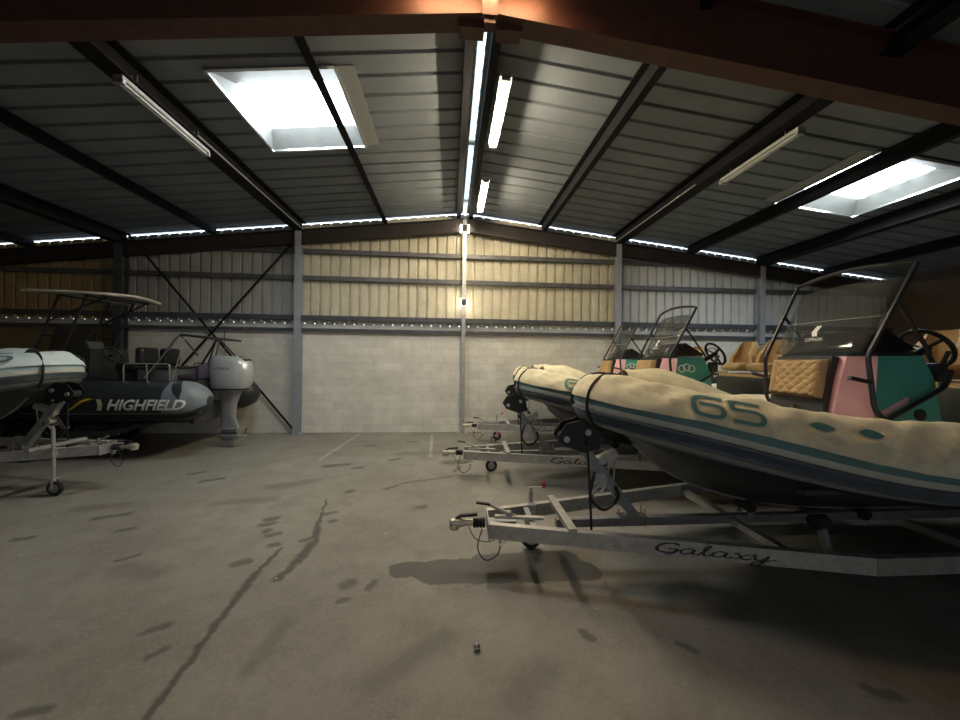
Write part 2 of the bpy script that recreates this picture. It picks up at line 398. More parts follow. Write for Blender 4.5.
# block wall ------------------------------------------
def block_material(name, c1, c2, mort):
    m = bpy.data.materials.new(name); m.use_nodes = True
    nt = m.node_tree; b = nt.nodes['Principled BSDF']; N = nt.nodes.new; Lk = nt.links.new
    tc = N('ShaderNodeTexCoord'); sp = N('ShaderNodeSeparateXYZ'); Lk(tc.outputs['Object'], sp.inputs[0])
    cb = N('ShaderNodeCombineXYZ'); Lk(sp.outputs[0], cb.inputs[0]); Lk(sp.outputs[2], cb.inputs[1])
    br = N('ShaderNodeTexBrick'); Lk(cb.outputs[0], br.inputs['Vector'])
    br.inputs['Scale'].default_value = 1; br.inputs['Brick Width'].default_value = .5; br.inputs['Row Height'].default_value = .203
    br.inputs['Mortar Size'].default_value = .008; br.inputs['Mortar Smooth'].default_value = 1; br.inputs['Bias'].default_value = -.2
    br.inputs['Color1'].default_value = (*c1,1); br.inputs['Color2'].default_value = (*c2,1); br.inputs['Mortar'].default_value = (*mort,1)
    n = N('ShaderNodeTexNoise'); n.inputs['Scale'].default_value = 1.6; n.inputs['Detail'].default_value = 9; n.inputs['Roughness'].default_value = .7; Lk(tc.outputs['Object'], n.inputs['Vector'])
    r = N('ShaderNodeValToRGB'); r.color_ramp.elements[0].position = .3; r.color_ramp.elements[1].position = .7
    r.color_ramp.elements[0].color = (.74,.74,.73,1); r.color_ramp.elements[1].color = (1,1,1,1); Lk(n.outputs['Fac'], r.inputs['Fac'])
    mx = N('ShaderNodeMix'); mx.data_type = 'RGBA'; mx.blend_type = 'MULTIPLY'; mx.inputs[0].default_value = 1
    Lk(br.outputs['Color'], mx.inputs[6]); Lk(r.outputs['Color'], mx.inputs[7])
    n2 = N('ShaderNodeTexNoise'); n2.inputs['Scale'].default_value = 2.6; n2.inputs['Detail'].default_value = 8; n2.inputs['Roughness'].default_value = .75
    mp = N('ShaderNodeMapping'); mp.inputs['Scale'].default_value = (1,1,2.6); Lk(tc.outputs['Object'], mp.inputs[0]); Lk(mp.outputs[0], n2.inputs['Vector'])
    r2 = N('ShaderNodeValToRGB'); r2.color_ramp.elements[0].position = .60; r2.color_ramp.elements[1].position = .68; Lk(n2.outputs['Fac'], r2.inputs['Fac'])
    mu = N('ShaderNodeMath'); mu.operation = 'MULTIPLY'; mu.inputs[1].default_value = .4; Lk(r2.outputs['Color'], mu.inputs[0])
    mx2 = N('ShaderNodeMix'); mx2.data_type = 'RGBA'; Lk(mu.outputs[0], mx2.inputs[0]); Lk(mx.outputs[2], mx2.inputs[6]); mx2.inputs[7].default_value = (*[q*.62 for q in mort],1)
    Lk(mx2.outputs[2], b.inputs['Base Color']); b.inputs['Roughness'].default_value = .9
    bp = N('ShaderNodeBump'); bp.inputs['Strength'].default_value = .5; bp.inputs['Distance'].default_value = .01
    inv = N('ShaderNodeMath'); inv.operation = 'SUBTRACT'; inv.inputs[0].default_value = 1; Lk(br.outputs['Fac'], inv.inputs[1])
    Lk(inv.outputs[0], bp.inputs['Height']); Lk(bp.outputs['Normal'], b.inputs['Normal'])
    return m
M['block'] = block_material('pale concrete block', (.90,.87,.80), (.78,.755,.69), (.66,.635,.57))
M['block_yel'] = block_material('yellowish block', (.40,.31,.16), (.36,.28,.14), (.25,.19,.10))  # yellower block tone for the leftmost bay
POSTX = [RX-8.4, RX-4.2, RX, RX+4.2, RX+8.4]
ZB = 2.70
w = MB()
w.bb(POSTX[0], XR+.05, YW, YW+.2, 0, ZB, 0); w.bb(XL-.05, POSTX[0], YW, YW+.2, 0, ZB, 1)
wall_back = struct(w.build('wall_back', ['block', 'block_yel']), 'pale concrete block base of the back wall')

def corrugated(x0, x1, z0, ztop, y, period, mi, mb, depth=.055, groove=.042):
    """vertical trapezoid sheet facing -Y, ztop is a function of x"""
    xs = []; x = x0
    while x < x1-1e-6:
        for dx, dy in ((0,0),(period-groove-.024,0),(period-groove-.012,depth),(period-.012,depth)):
            q = min(x+dx, x1); xs.append((q, y+dy))
        x += period
    xs.append((x1, y))
    vs = []; fs = []
    for q, yy in xs: vs += [(q,yy,z0),(q,yy,ztop(q))]
    for i in range(len(xs)-1): fs.append((2*i,2*i+2,2*i+3,2*i+1))
    mb.add(vs, fs, mi)
c = MB()
GAP = .036
bays = [(XL-.05,POSTX[0],1),(POSTX[0],POSTX[1],2),(POSTX[1],POSTX[3],0),(POSTX[3],XR+.05,3)]
for x0, x1, mi in bays: corrugated(x0, x1, 2.845, lambda q: zr(q)-GAP, YW+.03, .25, mi, c)
clad = c.build('cladding', ['clad','clad_yel','clad_gry','clad_wht'], wall_back)
# closure blocks between the block wall and the sheet: daylight shows through the rib ends
c = MB(); x = XL
while x < XR: c.bb(x, x+.228, YW+.03, YW+.06, ZB, 2.86); x += .25
c.bb(XL, XR, YW+.025, YW+.055, ZB, 2.822)
c.build('flashing', 'clad_wht', wall_back)

# side and front walls
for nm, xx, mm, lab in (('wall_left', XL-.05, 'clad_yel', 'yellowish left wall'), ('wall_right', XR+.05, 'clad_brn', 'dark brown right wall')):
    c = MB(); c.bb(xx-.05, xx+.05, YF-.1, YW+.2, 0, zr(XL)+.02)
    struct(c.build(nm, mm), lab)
c = MB(); c.add([(XL,YF,0),(XR,YF,0),(XR,YF,zr(XR)),(RX,YF,ZR),(XL,YF,zr(XL))], [(0,1,2,3,4)])
struct(c.build('wall_front', 'darkwall', solid=.1), 'dim wall behind the viewer')

c = MB(); c.bb(-5.4, 4.6, YF+.12, YF+.14, .02, 4.2)  # unseen glowing panel, added behind the camera as fill light
fp = struct(c.build('fill_panel', 'fillpane'), 'wide glowing panel behind the viewer, added as fill light')
c = MB()
for q in range(6): c.bb(-5.45+2*q, -5.35+2*q, YF+.06, YF+.18, 0, 4.28)
for q in (0.03,1.4,2.8,4.22): c.bb(-5.45, 4.65, YF+.06, YF+.17, q-.03, q+.03)
c.build('frame', 'post_dark', fp)  # bars of the added fill panel
# roof ---------------------------------------------------
SKY = [(-3.10,-1.52,4.75,6.50), (6.50,8.30,4.95,6.80)]
YE = YW+.075
def roof_piece(mb, xa, xb, ya, yb, period=.36):
    ys = []; y = YW - period*math.ceil((YW-ya)/period)
    while y < yb:
        for dy, dz in ((0,0),(period-.075,0),(period-.06,.035),(period-.015,.035)):
            q = y+dy
            if q < ya-1e-6: q = ya
            if q > yb: q = yb
            ys.append((q, dz))
        y += period
    ys.append((yb, 0))
    vs = []; fs = []
    for q, dz in ys: vs += [(xa,q,zr(xa)+dz),(xb,q,zr(xb)+dz)]
    for i in range(len(ys)-1): fs.append((2*i,2*i+1,2*i+3,2*i+2))
    mb.add(vs, fs)
c = MB()
SW = .05
for side, (sx0,sx1,sy0,sy1) in zip((-1,1), SKY):
    a, b = (XL-.1, RX-SW) if side < 0 else (RX+SW, XR+.1)
    roof_piece(c, a, b, YF-.1, sy0); roof_piece(c, a, b, sy1, YE)
    roof_piece(c, a, sx0, sy0, sy1); roof_piece(c, sx1, b, sy0, sy1)
struct(c.build('ceiling', 'sheet', solid=.004), 'grey ribbed metal roof sheets')
# translucent patch sheets beside the skylights
c = MB()
for x0,x1,y0,y1 in ((-1.50,-1.28,4.75,6.45),(6.28,6.49,5.0,6.75)):
    c.add([(x0,y0,zr(x0)-.012),(x1,y0,zr(x1)-.012),(x1,y1,zr(x1)-.012),(x0,y1,zr(x0)-.012)], [(0,1,2,3)])
struct(c.build('trim_1', 'flash', solid=.006), 'pale flashing strips beside the skylights')

for i, ((x0,x1,y0,y1), hinge) in enumerate(zip(SKY, (-1,1))):
    def lift(x, dz): return zr(x)+dz
    px0, px1, py0, py1 = (x0+.10, x1-.12, y0+.50, y1-.28) if i == 0 else (x0+.12, x1-.22, y0+.42, y1-.28)
    zt = .20
    f = MB()
    # upstand walls
    f.add([(x0,y0,lift(x0,0)),(x1,y0,lift(x1,0)),(x1,y1,lift(x1,0)),(x0,y1,lift(x0,0)),
           (px0,py0,lift(px0,zt)),(px1,py0,lift(px1,zt)),(px1,py1,lift(px1,zt)),(px0,py1,lift(px0,zt))],
          [(0,1,5,4),(1,2,6,5),(2,3,7,6),(3,0,4,7)])
    win = struct(f.build('window_%d' % (i+1), 'litframe', solid=.012), ['square roof skylight on the left slope', 'square roof skylight on the right slope'][i])
    e = MB()
    for a, b in (((x0,y0),(x1,y0)),((x1,y0),(x1,y1)),((x1,y1),(x0,y1)),((x0,y1),(x0,y0))):
        e.bar((*a, lift(a[0],-.015)), (*b, lift(b[0],-.015)), .045, .03)
    e.build('frame', 'chrome', win)
    p = MB(); p.add([(px0,py0,lift(px0,zt+.012)),(px1,py0,lift(px1,zt+.012)),(px1,py1,lift(px1,zt+.012)),(px0,py1,lift(px0,zt+.012))], [(0,1,2,3)])
    p.build('pane', 'pane', win, solid=.01)
    k = MB(); xh = px0+.05 if i == 0 else px1-.05
    for q in range(4):
        yy = py0+.12+q*(py1-py0-.24)/3
        k.tube([(xh-.05*hinge*-1, yy-.05, lift(xh,zt-.02)),(xh, yy, lift(xh,zt-.05)),(xh+.02, yy+.06, lift(xh,zt-.02))], .012, 6)
    k.build('clip', 'galv_dull', win)

# ridge strip
c = MB(); c.bb(RX-SW, RX+SW, YF, YE, ZR+.02, ZR+.03)
w3 = struct(c.build('window_3', 'ridgepane'), 'pale blue daylight slot along the ridge')
c = MB()
for yy in (2.6, 6.55, 8.95): c.bb(RX-SW-.01, RX+SW+.01, yy-.05, yy+.05, ZR-.02, ZR+.018)
c.build('frame', 'galv_dull', w3)

# purlins, rafters, posts, girts ----------------------------------------------
def ibeam_prof(w, h, t): return [(-w/2,-h/2),(w/2,-h/2),(w/2,-h/2+t),(t/2,-h/2+t),(t/2,h/2-t),(w/2,h/2-t),(w/2,h/2),(-w/2,h/2),(-w/2,h/2-t),(-t/2,h/2-t),(-t/2,-h/2+t),(-w/2,-h/2+t)]
def zprof(w, h, t): return [(0,-h/2),(w,-h/2),(w,-h/2+t),(t,-h/2+t),(t,h/2),(-w+t,h/2),(-w+t,h/2-t),(0,h/2-t)]
RY = 3.40
for k in range(-5, 6):
    if k == 0: continue
    x = RX+2.1*k
    c = MB()
    if k % 2: c.prism((x,YF,zr(x)-.112), (x,YW,zr(x)-.112), zprof(.11,.20,.012))
    else: c.prism((x,YF,zr(x)-.147), (x,YW,zr(x)-.147), ibeam_prof(.24,.27,.016))
    struct(c.build('roof_purlin', 'purlin'), 'dark steel purlin under the roof')
for s in (-1, 1):
    c = MB(); c.prism((RX+s*.16,YF,ZR-.11), (RX+s*.16,YW,ZR-.11), [(-.055,-.09),(.055,-.09),(.055,.09),(-.055,.09)])
    struct(c.build('ridge_purlin', 'purlin'), 'dark ridge purlin beside the daylight slot')

def rafter(y, mname, depth, wid, drop, ends=(XL+.1, XR-.1)):
    c = MB()
    for xe in ends:
        n = 1 if xe > RX else -1
        p0 = (RX, y, ZR-drop-depth/2); p1 = (xe, y, zr(xe)-drop-depth/2)
        pr = ibeam_prof(wid, depth, .018)
        c.prism(p0, p1, pr)
    return c
c = rafter(RY, 'primer', .66, .20, .10)
struct(c.build('rafter', 'primer'), 'red oxide painted steel rafter crossing overhead')
c = MB()
c.bar((RX-.02,RY-.11,ZR-.88), (RX-.02,RY-.11,ZR-.2), .10, .03, up=(0,1,0))
c.bb(RX-.09,RX+.05,RY-.14,RY-.10,ZR-.82,ZR-.25)
c.bb(RX-.30,RX-.06,RY-.02,RY+.12,ZR-.84,ZR-.77); c.bb(RX+.06,RX+.30,RY-.02,RY+.12,ZR-.84,ZR-.77)
struct(c.build('apex_plate', 'primer'), 'red apex plates bolted at the ridge')
c = rafter(-2.5, 'darkbeam', .40, .20, .23)
struct(c.build('rafter', 'darkbeam'), 'dark steel rafter behind the viewer')
c = rafter(YW-.14, 'darkbeam', .34, .16, .24)
struct(c.build('rafter', 'darkbeam'), 'dark steel rafter along the top of the back wall')

for i, x in enumerate(POSTX):
    w_, d_ = (.10,.16) if i == 2 else (.15,.20)
    c = MB(); c.prism((x,YW-.14,0), (x,YW-.14,zr(x)-.27), ibeam_prof(d_ if i == 0 else w_, d_, .012), up=(0,1,0))
    c.bb(x-.14, x+.14, YW-.27, YW-.01, 0, .015)
    struct(c.build('steel_post', ['post_dark','post','galv','post','post'][i]), 'steel post standing against the back wall')
GZ = [4.69, 4.0, 2.97, 2.66]
for bi in range(6):
    x0 = XL if bi == 0 else POSTX[bi-1]+.06; x1 = XR if bi == 5 else POSTX[bi]-.06
    for gi, z in enumerate(GZ):
        if gi == 0 and bi in (0,5): continue
        c = MB()
        if gi < 2: c.prism((x0,YW-.03,z), (x1,YW-.03,z), [(-.05,-.055),(.05,-.055),(.05,.055),(.035,.055),(.035,-.04),(-.05,-.04)])
        elif gi == 2: c.prism((x0,YW-.05,z), (x1,YW-.05,z), [(-.06,-.06),(.07,-.06),(.07,.06),(-.06,.06)])
        else: c.prism((x0,YW-.05,z), (x1,YW-.05,z), [(-.045,-.04),(.05,-.04),(.05,.04),(-.045,.04)])
        struct(c.build('wall_girt', 'girt' if gi < 2 else 'post_dark'), 'horizontal steel rail on the back wall')
# X bracing in the bay left of the grey post
for a, b in (((POSTX[1]-.1,4.95),(POSTX[0]+.1,.1)), ((POSTX[0]+.1,4.95),(POSTX[1]-.1,.1))):
    c = MB(); y = YW-.12 if a[0] > b[0] else YW-.095
    c.prism((a[0],y,a[1]), (b[0],y,b[1]), [(-.022,-.005),(.022,-.005),(.022,.025),(.016,.025),(.016,.002),(-.022,.002)], up=(0,-1,0))
    struct(c.build('brace', 'purlin'), 'diagonal steel brace on the back wall')
for s, y0, y1 in ((-1, 5.6, 9.4), (1, 6.2, 9.4)):
    x = RX + s*4.2 - .13*s
    c = MB(); c.tube([(x,y0,zr(x)-.27),(x,y1,zr(x)-.27)], .012, 6)
    struct(c.build('conduit', 'galv'), 'thin electrical conduit along the purlin')

# lamps -------------------------------------------------------------------------
def fluo(x, y0, y1, z, lit, label, tname='tube', sep=.05):
    root = empty('fluorescent_lamp', (x, (y0+y1)/2, z)); L = (y1-y0)/2
    tag(root, label, 'lamp')
    b = MB(); b.rbox((0,0,.05), (.17 if lit else .11, 2*L, .05), .012, 2); b.build('housing', 'lampbody', root)
    b = MB()
    for e in (-1,1): b.bb(-.06,.06, e*(L-.02)-.02, e*(L-.02)+.02, -.025, .03)
    for hx in (-.03,.03):
        b.tube([(hx,-L*.7,.07),(hx,-L*.7,max(.12, zr(x)-z-.16))], .006, 5); b.tube([(hx,L*.7,.07),(hx,L*.7,max(.12, zr(x)-z-.16))], .006, 5)
    b.build('bracket', 'galv_dull', root)
    for q in (-1,1):
        b = MB(); b.cyl((q*sep/2,-L+.04,0), (q*sep/2,L-.04,0), .014, 10); b.build('lamp_tube', tname if lit else 'deadtube', root)
    return root
fluo(.67, 4.50, 6.0, 5.5, True, 'lit twin tube lamp under the ridge, the nearer and longer of the two')
fluo(.67, 7.12, 8.62, 5.5, True, 'lit twin tube lamp under the ridge, beside the back wall')
am = fluo(0, -.62, .62, 5.36, True, 'unseen amber tube lamp on the near face of the red rafter, added for its glow', 'tubedim')
am.location = (.25, RY-.24, 5.36); am.rotation_euler = (0,0,R(90))  # out of view, added as the source of the rafter's orange glow
fluo(-3.80, 4.40, 5.9, 5.04, False, 'unlit tube lamp hanging beside the left purlin')
fluo(4.62, 4.4, 5.8, 5.0, False, 'unlit tube lamp hanging beside the right purlin')

for zc, lab in ((5.36, 'lit wall lamp behind the middle post, just under the ridge'), (3.42, 'lit wall lamp behind the middle post, above the block wall')):
    root = empty('wall_lamp', (RX, YW-.23, zc)); tag(root, lab, 'lamp')
    b = MB(); b.rbox((0,-.03,.02), (.12,.06,.15), .01, 2); b.build('housing', 'darkbeam', root)
    b = MB(); b.bar((-.10,.02,0),(.10,.02,0), .03, .02); b.build('bracket', 'galv_dull', root)
    for s in (-1,1):
        b = MB(); b.cyl((s*.095,-.02,-.10), (s*.095,-.02,.10), .017, 10); b.build('lamp_tube', 'flood', root)

# ================================================================== boats
class Collar:
    """inflatable collar of a rigid inflatable boat; local x runs aft from the bow, y across"""
    def __init__(s, L=6.3, hb=.88, xb=2.5, R0=.275, Rb=.235, zc=1.19, rise=.40, ex=1.9, ey=2.1, cone=.45, drop=20.):
        s.__dict__.update(locals()); n = 600; pts = []
        for i in range(n+1):
            t = i/n*PI/2
            cx = math.sin(t)**(2/ey); cy_ = math.cos(t)**(2/ex)
            pts.append((xb*(1-cy_), hb*cx))
        pts += [(xb+(L-xb)*i/200, hb) for i in range(1,201)]
        S = [0]
        for a, b in zip(pts, pts[1:]): S.append(S[-1]+math.hypot(b[0]-a[0], b[1]-a[1]))
        s.pts, s.S, s.len = pts, S, S[-1]
    def at(s, u):
        """u signed arc length (negative = camera side y<0); returns centre, outward normal, tangent, radius"""
        sg = -1 if u < 0 else 1; q = min(abs(u), s.len-1e-6)
        lo, hi = 0, len(s.S)-1
        while hi-lo > 1:
            m = (lo+hi)//2
            if s.S[m] <= q: lo = m
            else: hi = m
        a, b = s.pts[lo], s.pts[hi]; t = (q-s.S[lo])/max(1e-9, s.S[hi]-s.S[lo])
        x = a[0]+(b[0]-a[0])*t; y = a[1]+(b[1]-a[1])*t
        i0, i1 = max(lo-6,0), min(hi+6, len(s.pts)-1)
        dx, dy = s.pts[i1][0]-s.pts[i0][0], s.pts[i1][1]-s.pts[i0][1]
        if lo < 8: f = q/max(1e-6, s.S[8]); dx *= f; 
        l = math.hypot(dx,dy) or 1; dx, dy = dx/l, dy/l
        k = max(0, 1-x/s.xb)
        z = s.zc + s.rise*k**1.6
        r = s.Rb+(s.R0-s.Rb)*(1-k**2)
        if q > s.len-s.cone: r *= math.sqrt(max(.03, 1-((q-(s.len-s.cone))/s.cone)**2*.97))
        return Vector((x, sg*y, z)), Vector((-dy, sg*dx, 0)), Vector((dx, sg*dy, 0)), r
    def dphi(s, u):
        t = min(1, max(0, (abs(u)-.7)/1.7)); return -s.drop*t*t*(3-2*t)
    def p(s, u, phi, extra=0.):
        c, n, t, r = s.at(u); r += extra
        return c + n*(r*math.cos(phi)) + Vector((0,0,r*math.sin(phi)))
    def x2u(s, x, sg):
        for (px,py), S in zip(s.pts, s.S):
            if px >= x: return sg*max(S, 1e-4)
        return sg*s.len

def us_list(c, n, a=-1., b=1.): return [c.len*(a+(b-a)*i/n) for i in range(n+1)]

def collar_mesh(c, bands, nphi=120, nu=150):
    """bands: list of (phi_deg_upper_bound, material index), ascending from -180"""
    mb = MB(); rings = []
    def sh(d, u):
        w = 0 if d < -130 or d > 80 else min(1, (d+130)/70, (80-d)/55); return R(d+c.dphi(u)*w)
    for u in us_list(c, nu): rings.append([c.p(u, sh(-180+360*k/nphi, u)) for k in range(nphi)])
    def mi(i, k):
        d = -180+360*(k+.5)/nphi
        for ub, m in bands:
            if d < ub: return m
        return bands[-1][1]
    mb.loft(rings, True, True, mif=mi); return mb
def band_mesh(c, phi0, phi1, h, u0, u1, nu=140, ridges=0, mi=0):
    """raised strake following the collar between two angles"""
    mb = MB(); rings = []
    prof = [(phi0,-.004),(phi0+.02,h)]
    n = max(2, ridges*2+1)
    for i in range(1, n): prof.append((phi0+(phi1-phi0)*i/n, h*(.55 if i % 2 else 1.25)))
    prof += [(phi1-.02,h),(phi1,-.004)]
    for i in range(nu+1):
        u = u0+(u1-u0)*i/nu
        rings.append([c.p(u, R(p+c.dphi(u)), e) for p, e in prof])
    mb.loft(rings, False, False); return mb
def cover_mesh(c, lo=8, hi=172, nu=300, nphi=36, wr=1., x1=None, seed=0):
    mb = MB(); rings = []; U = c.len if x1 is None else x1
    for i in range(nu+1):
        u = -U+2*U*i/nu; row = []
        low = lo + c.dphi(u) + 3.*noise.noise((u*1.1, seed, 0)) + 2.2*noise.noise((u*4.3, seed+5, 1))
        for k in range(nphi+1):
            ph = low+(hi-low)*k/nphi; a = R(ph)
            env = math.sin(PI*min(1,max(0,(k/nphi)))**.8)
            e = .012 + wr*(.020*noise.noise((u*2.2+.25*ph/30, ph/55, seed)) + .013*noise.noise((u*6.5+ph/38, ph/60, seed+3)) + .007*abs(noise.noise((u*13-ph/25, ph/30, seed+9)))) * (.35+.65*env)
            if ph < 45: e += .012*(45-ph)/45 + .010*wr*abs(noise.noise((u*7, ph/40, seed+2)))
            row.append(c.p(u, a, max(e,.006)))
        rings.append(row)
    mb.loft(rings, False, False); return mb
def map_print(c, V, F, u0, du, p0, dp, extra, sg):
    """paint 2-D shapes (unit square) on the collar; sg -1 = camera side"""
    vs = []
    for x, y in V:
        uu = (u0+du*x)*sg
        vs.append(c.p(uu, R(p0+dp*y), extra))
    return MB().add(vs, F)

def hull_mesh(c, L, keel):
    mb = MB(); rings = []
    for x in [.22,.4,.6,.85,1.15,1.5,1.9,2.4,3.0,3.8,4.6,5.4,L-.45]:
        u = c.x2u(max(x, .22), 1); ctr, nn, t, r = c.at(u)
        yo = max(.03, ctr.y - .02 + nn.y*.05)
        zk = keel(x); zc = ctr.z-r*.75
        zt = ctr.z - .02; yi = max(.02, yo-.04)
        q = [(-yi,zt),(-yo,zc),(-yo*.93,zc-.05),(-yo*.80,zc-.06+(zk-zc)*.25),(-yo*.42,zk+(zc-zk)*.38),(-.03,zk),(.03,zk),(yo*.42,zk+(zc-zk)*.38),(yo*.80,zc-.06+(zk-zc)*.25),(yo*.93,zc-.05),(yo,zc),(yi,zt)]
        rings.append([(x, yy, max(zz, zk)) for yy, zz in q])
    mb.loft(rings, True, True); return mb
def keel_fn(x):
    pts = [(.2,1.30),(.4,1.08),(.6,.93),(.85,.80),(1.15,.70),(1.5,.61),(1.9,.56),(2.4,.535),(3,.53),(9,.53)]
    for (a,b),(p,q) in zip(pts, pts[1:]):
        if a <= x <= p: return b+(q-b)*(x-a)/(p-a)
    return pts[0][1]

AX = 4.6          # distance from coupling tip to axle
BX = 1.45         # bow tip behind coupling tip
def boff(): return (BX-AX, 0, 0)

def quilt(mb, x, y0, y1, z0, z1, thick, n=36):
    """diamond quilted cushion facing -x"""
    rings = []
    for i in range(n+1):
        v = i/n; row = []
        for k in range(n+1):
            uq = k/n; y = y0+(y1-y0)*uq; z = z0+(z1-z0)*v
            e = min(uq,1-uq,v,1-v); ro = math.sqrt(max(0,min(1,e/.07)))
            a = (uq*5+v*4)%1; b = (uq*5-v*4)%1
            g = min(min(a,1-a), min(b,1-b)); q = -.018*(1-min(1,g/.13)) if .03 < uq < .84 else 0
            if abs(uq-.84) < .02: q = -.012
            row.append((x-thick*(.35+.65*ro)-q, y, z))
        rings.append(row)
    mb.loft(rings, False, False)
    mb.bb(x-thick*.36, x, y0, y1, z0, z1)

def bucket_seat(root, xc, yc, z0, off):
    """tan bucket seat with wrap-round back; returns seat mesh"""
    b = MB()
    b.rbox((xc-.02,yc,z0+.13), (.42,.44,.14), .05, 3)                 # cushion
    rings = []                                                         # wrap-around back
    n = 20
    for h, k in ((0,.92),(.10,1.0),(.24,1.0),(.36,.94),(.44,.82),(.47,.70)):
        ring = []
        for ro, rev in ((1,0),(.76,1)):
            for i in range(n+1):
                a = R(-100+200*(i if not rev else n-i)/n)
                reach = 1 if abs(a) < R(60) else 1+.25*(abs(a)-R(60))/R(40)
                hh = h if abs(a) < R(55) else h*(1-.45*(abs(a)-R(55))/R(45))
                ring.append((xc+.04+math.cos(a)*.24*ro*k*reach, yc+math.sin(a)*.27*ro*k, z0+.10+hh))
        rings.append(ring)
    b.loft(rings, True, True)
    return b.build('seat', 'tan', root, smooth=True, off=off, sharp=50)

def torus(mb, c, ax, R0, r, n=28, m=8):
    ax = Vector(ax).normalized(); a = Vector((0,0,1)) if abs(ax.z) < .9 else Vector((1,0,0))
    u = (a-ax*a.dot(ax)).normalized(); w = ax.cross(u)
    mb.tube([Vector(c)+(u*math.cos(2*PI*k/n)+w*math.sin(2*PI*k/n))*R0 for k in range(n)], r, m, closed=True)

def stroke_digit(which):
    P = {'6': [(1.0,.93),(.42,.93),(.16,.86),(.04,.62),(.04,.34),(.14,.13),(.38,.07),(.72,.07),(.90,.15),(.96,.32),(.90,.48),(.72,.55),(.22,.55)],
         '5': [(1.0,.93),(.12,.93),(.05,.80),(.05,.60),(.14,.55),(.70,.55),(.90,.48),(.96,.32),(.90,.15),(.72,.07),(.0,.07)]}[which]
    return [tuple(v)[:2] for v in smooth_path([(a,b,0) for a,b in P], 5)]

def number_print(c, root, u0, du, p0, dp, extra, sg, off, matn='tealmark', rim='rim'):
    V = []; F = []; V2 = []; F2 = []
    for i, d in enumerate('65'):
        st = [(x*.44+i*.54+.01, y) for x, y in stroke_digit(d)]
        for (A, B, w) in ((V, F, .115), (V2, F2, .22)):
            # correct stroke width for the aspect of the unit square
            a, f = ribbon2d([[(x*1.9, y) for x, y in st]], w*1.25); o = len(A)
            A += [(x/1.9, y) for x, y in a]; B += [[q+o for q in g] for g in f]
    if sg > 0: V = [(1-x, y) for x, y in V]; V2 = [(1-x, y) for x, y in V2]
    if rim: map_print(c, V2, F2, u0, du, p0, dp, extra, sg).build('number_border', rim, root, smooth=True, off=off)
    return map_print(c, V, F, u0, du, p0, dp, extra+.006, sg).build('number', matn, root, smooth=True, off=off)

def highfield_mark(root, P, matn, off=(0,0,0)):
    pass

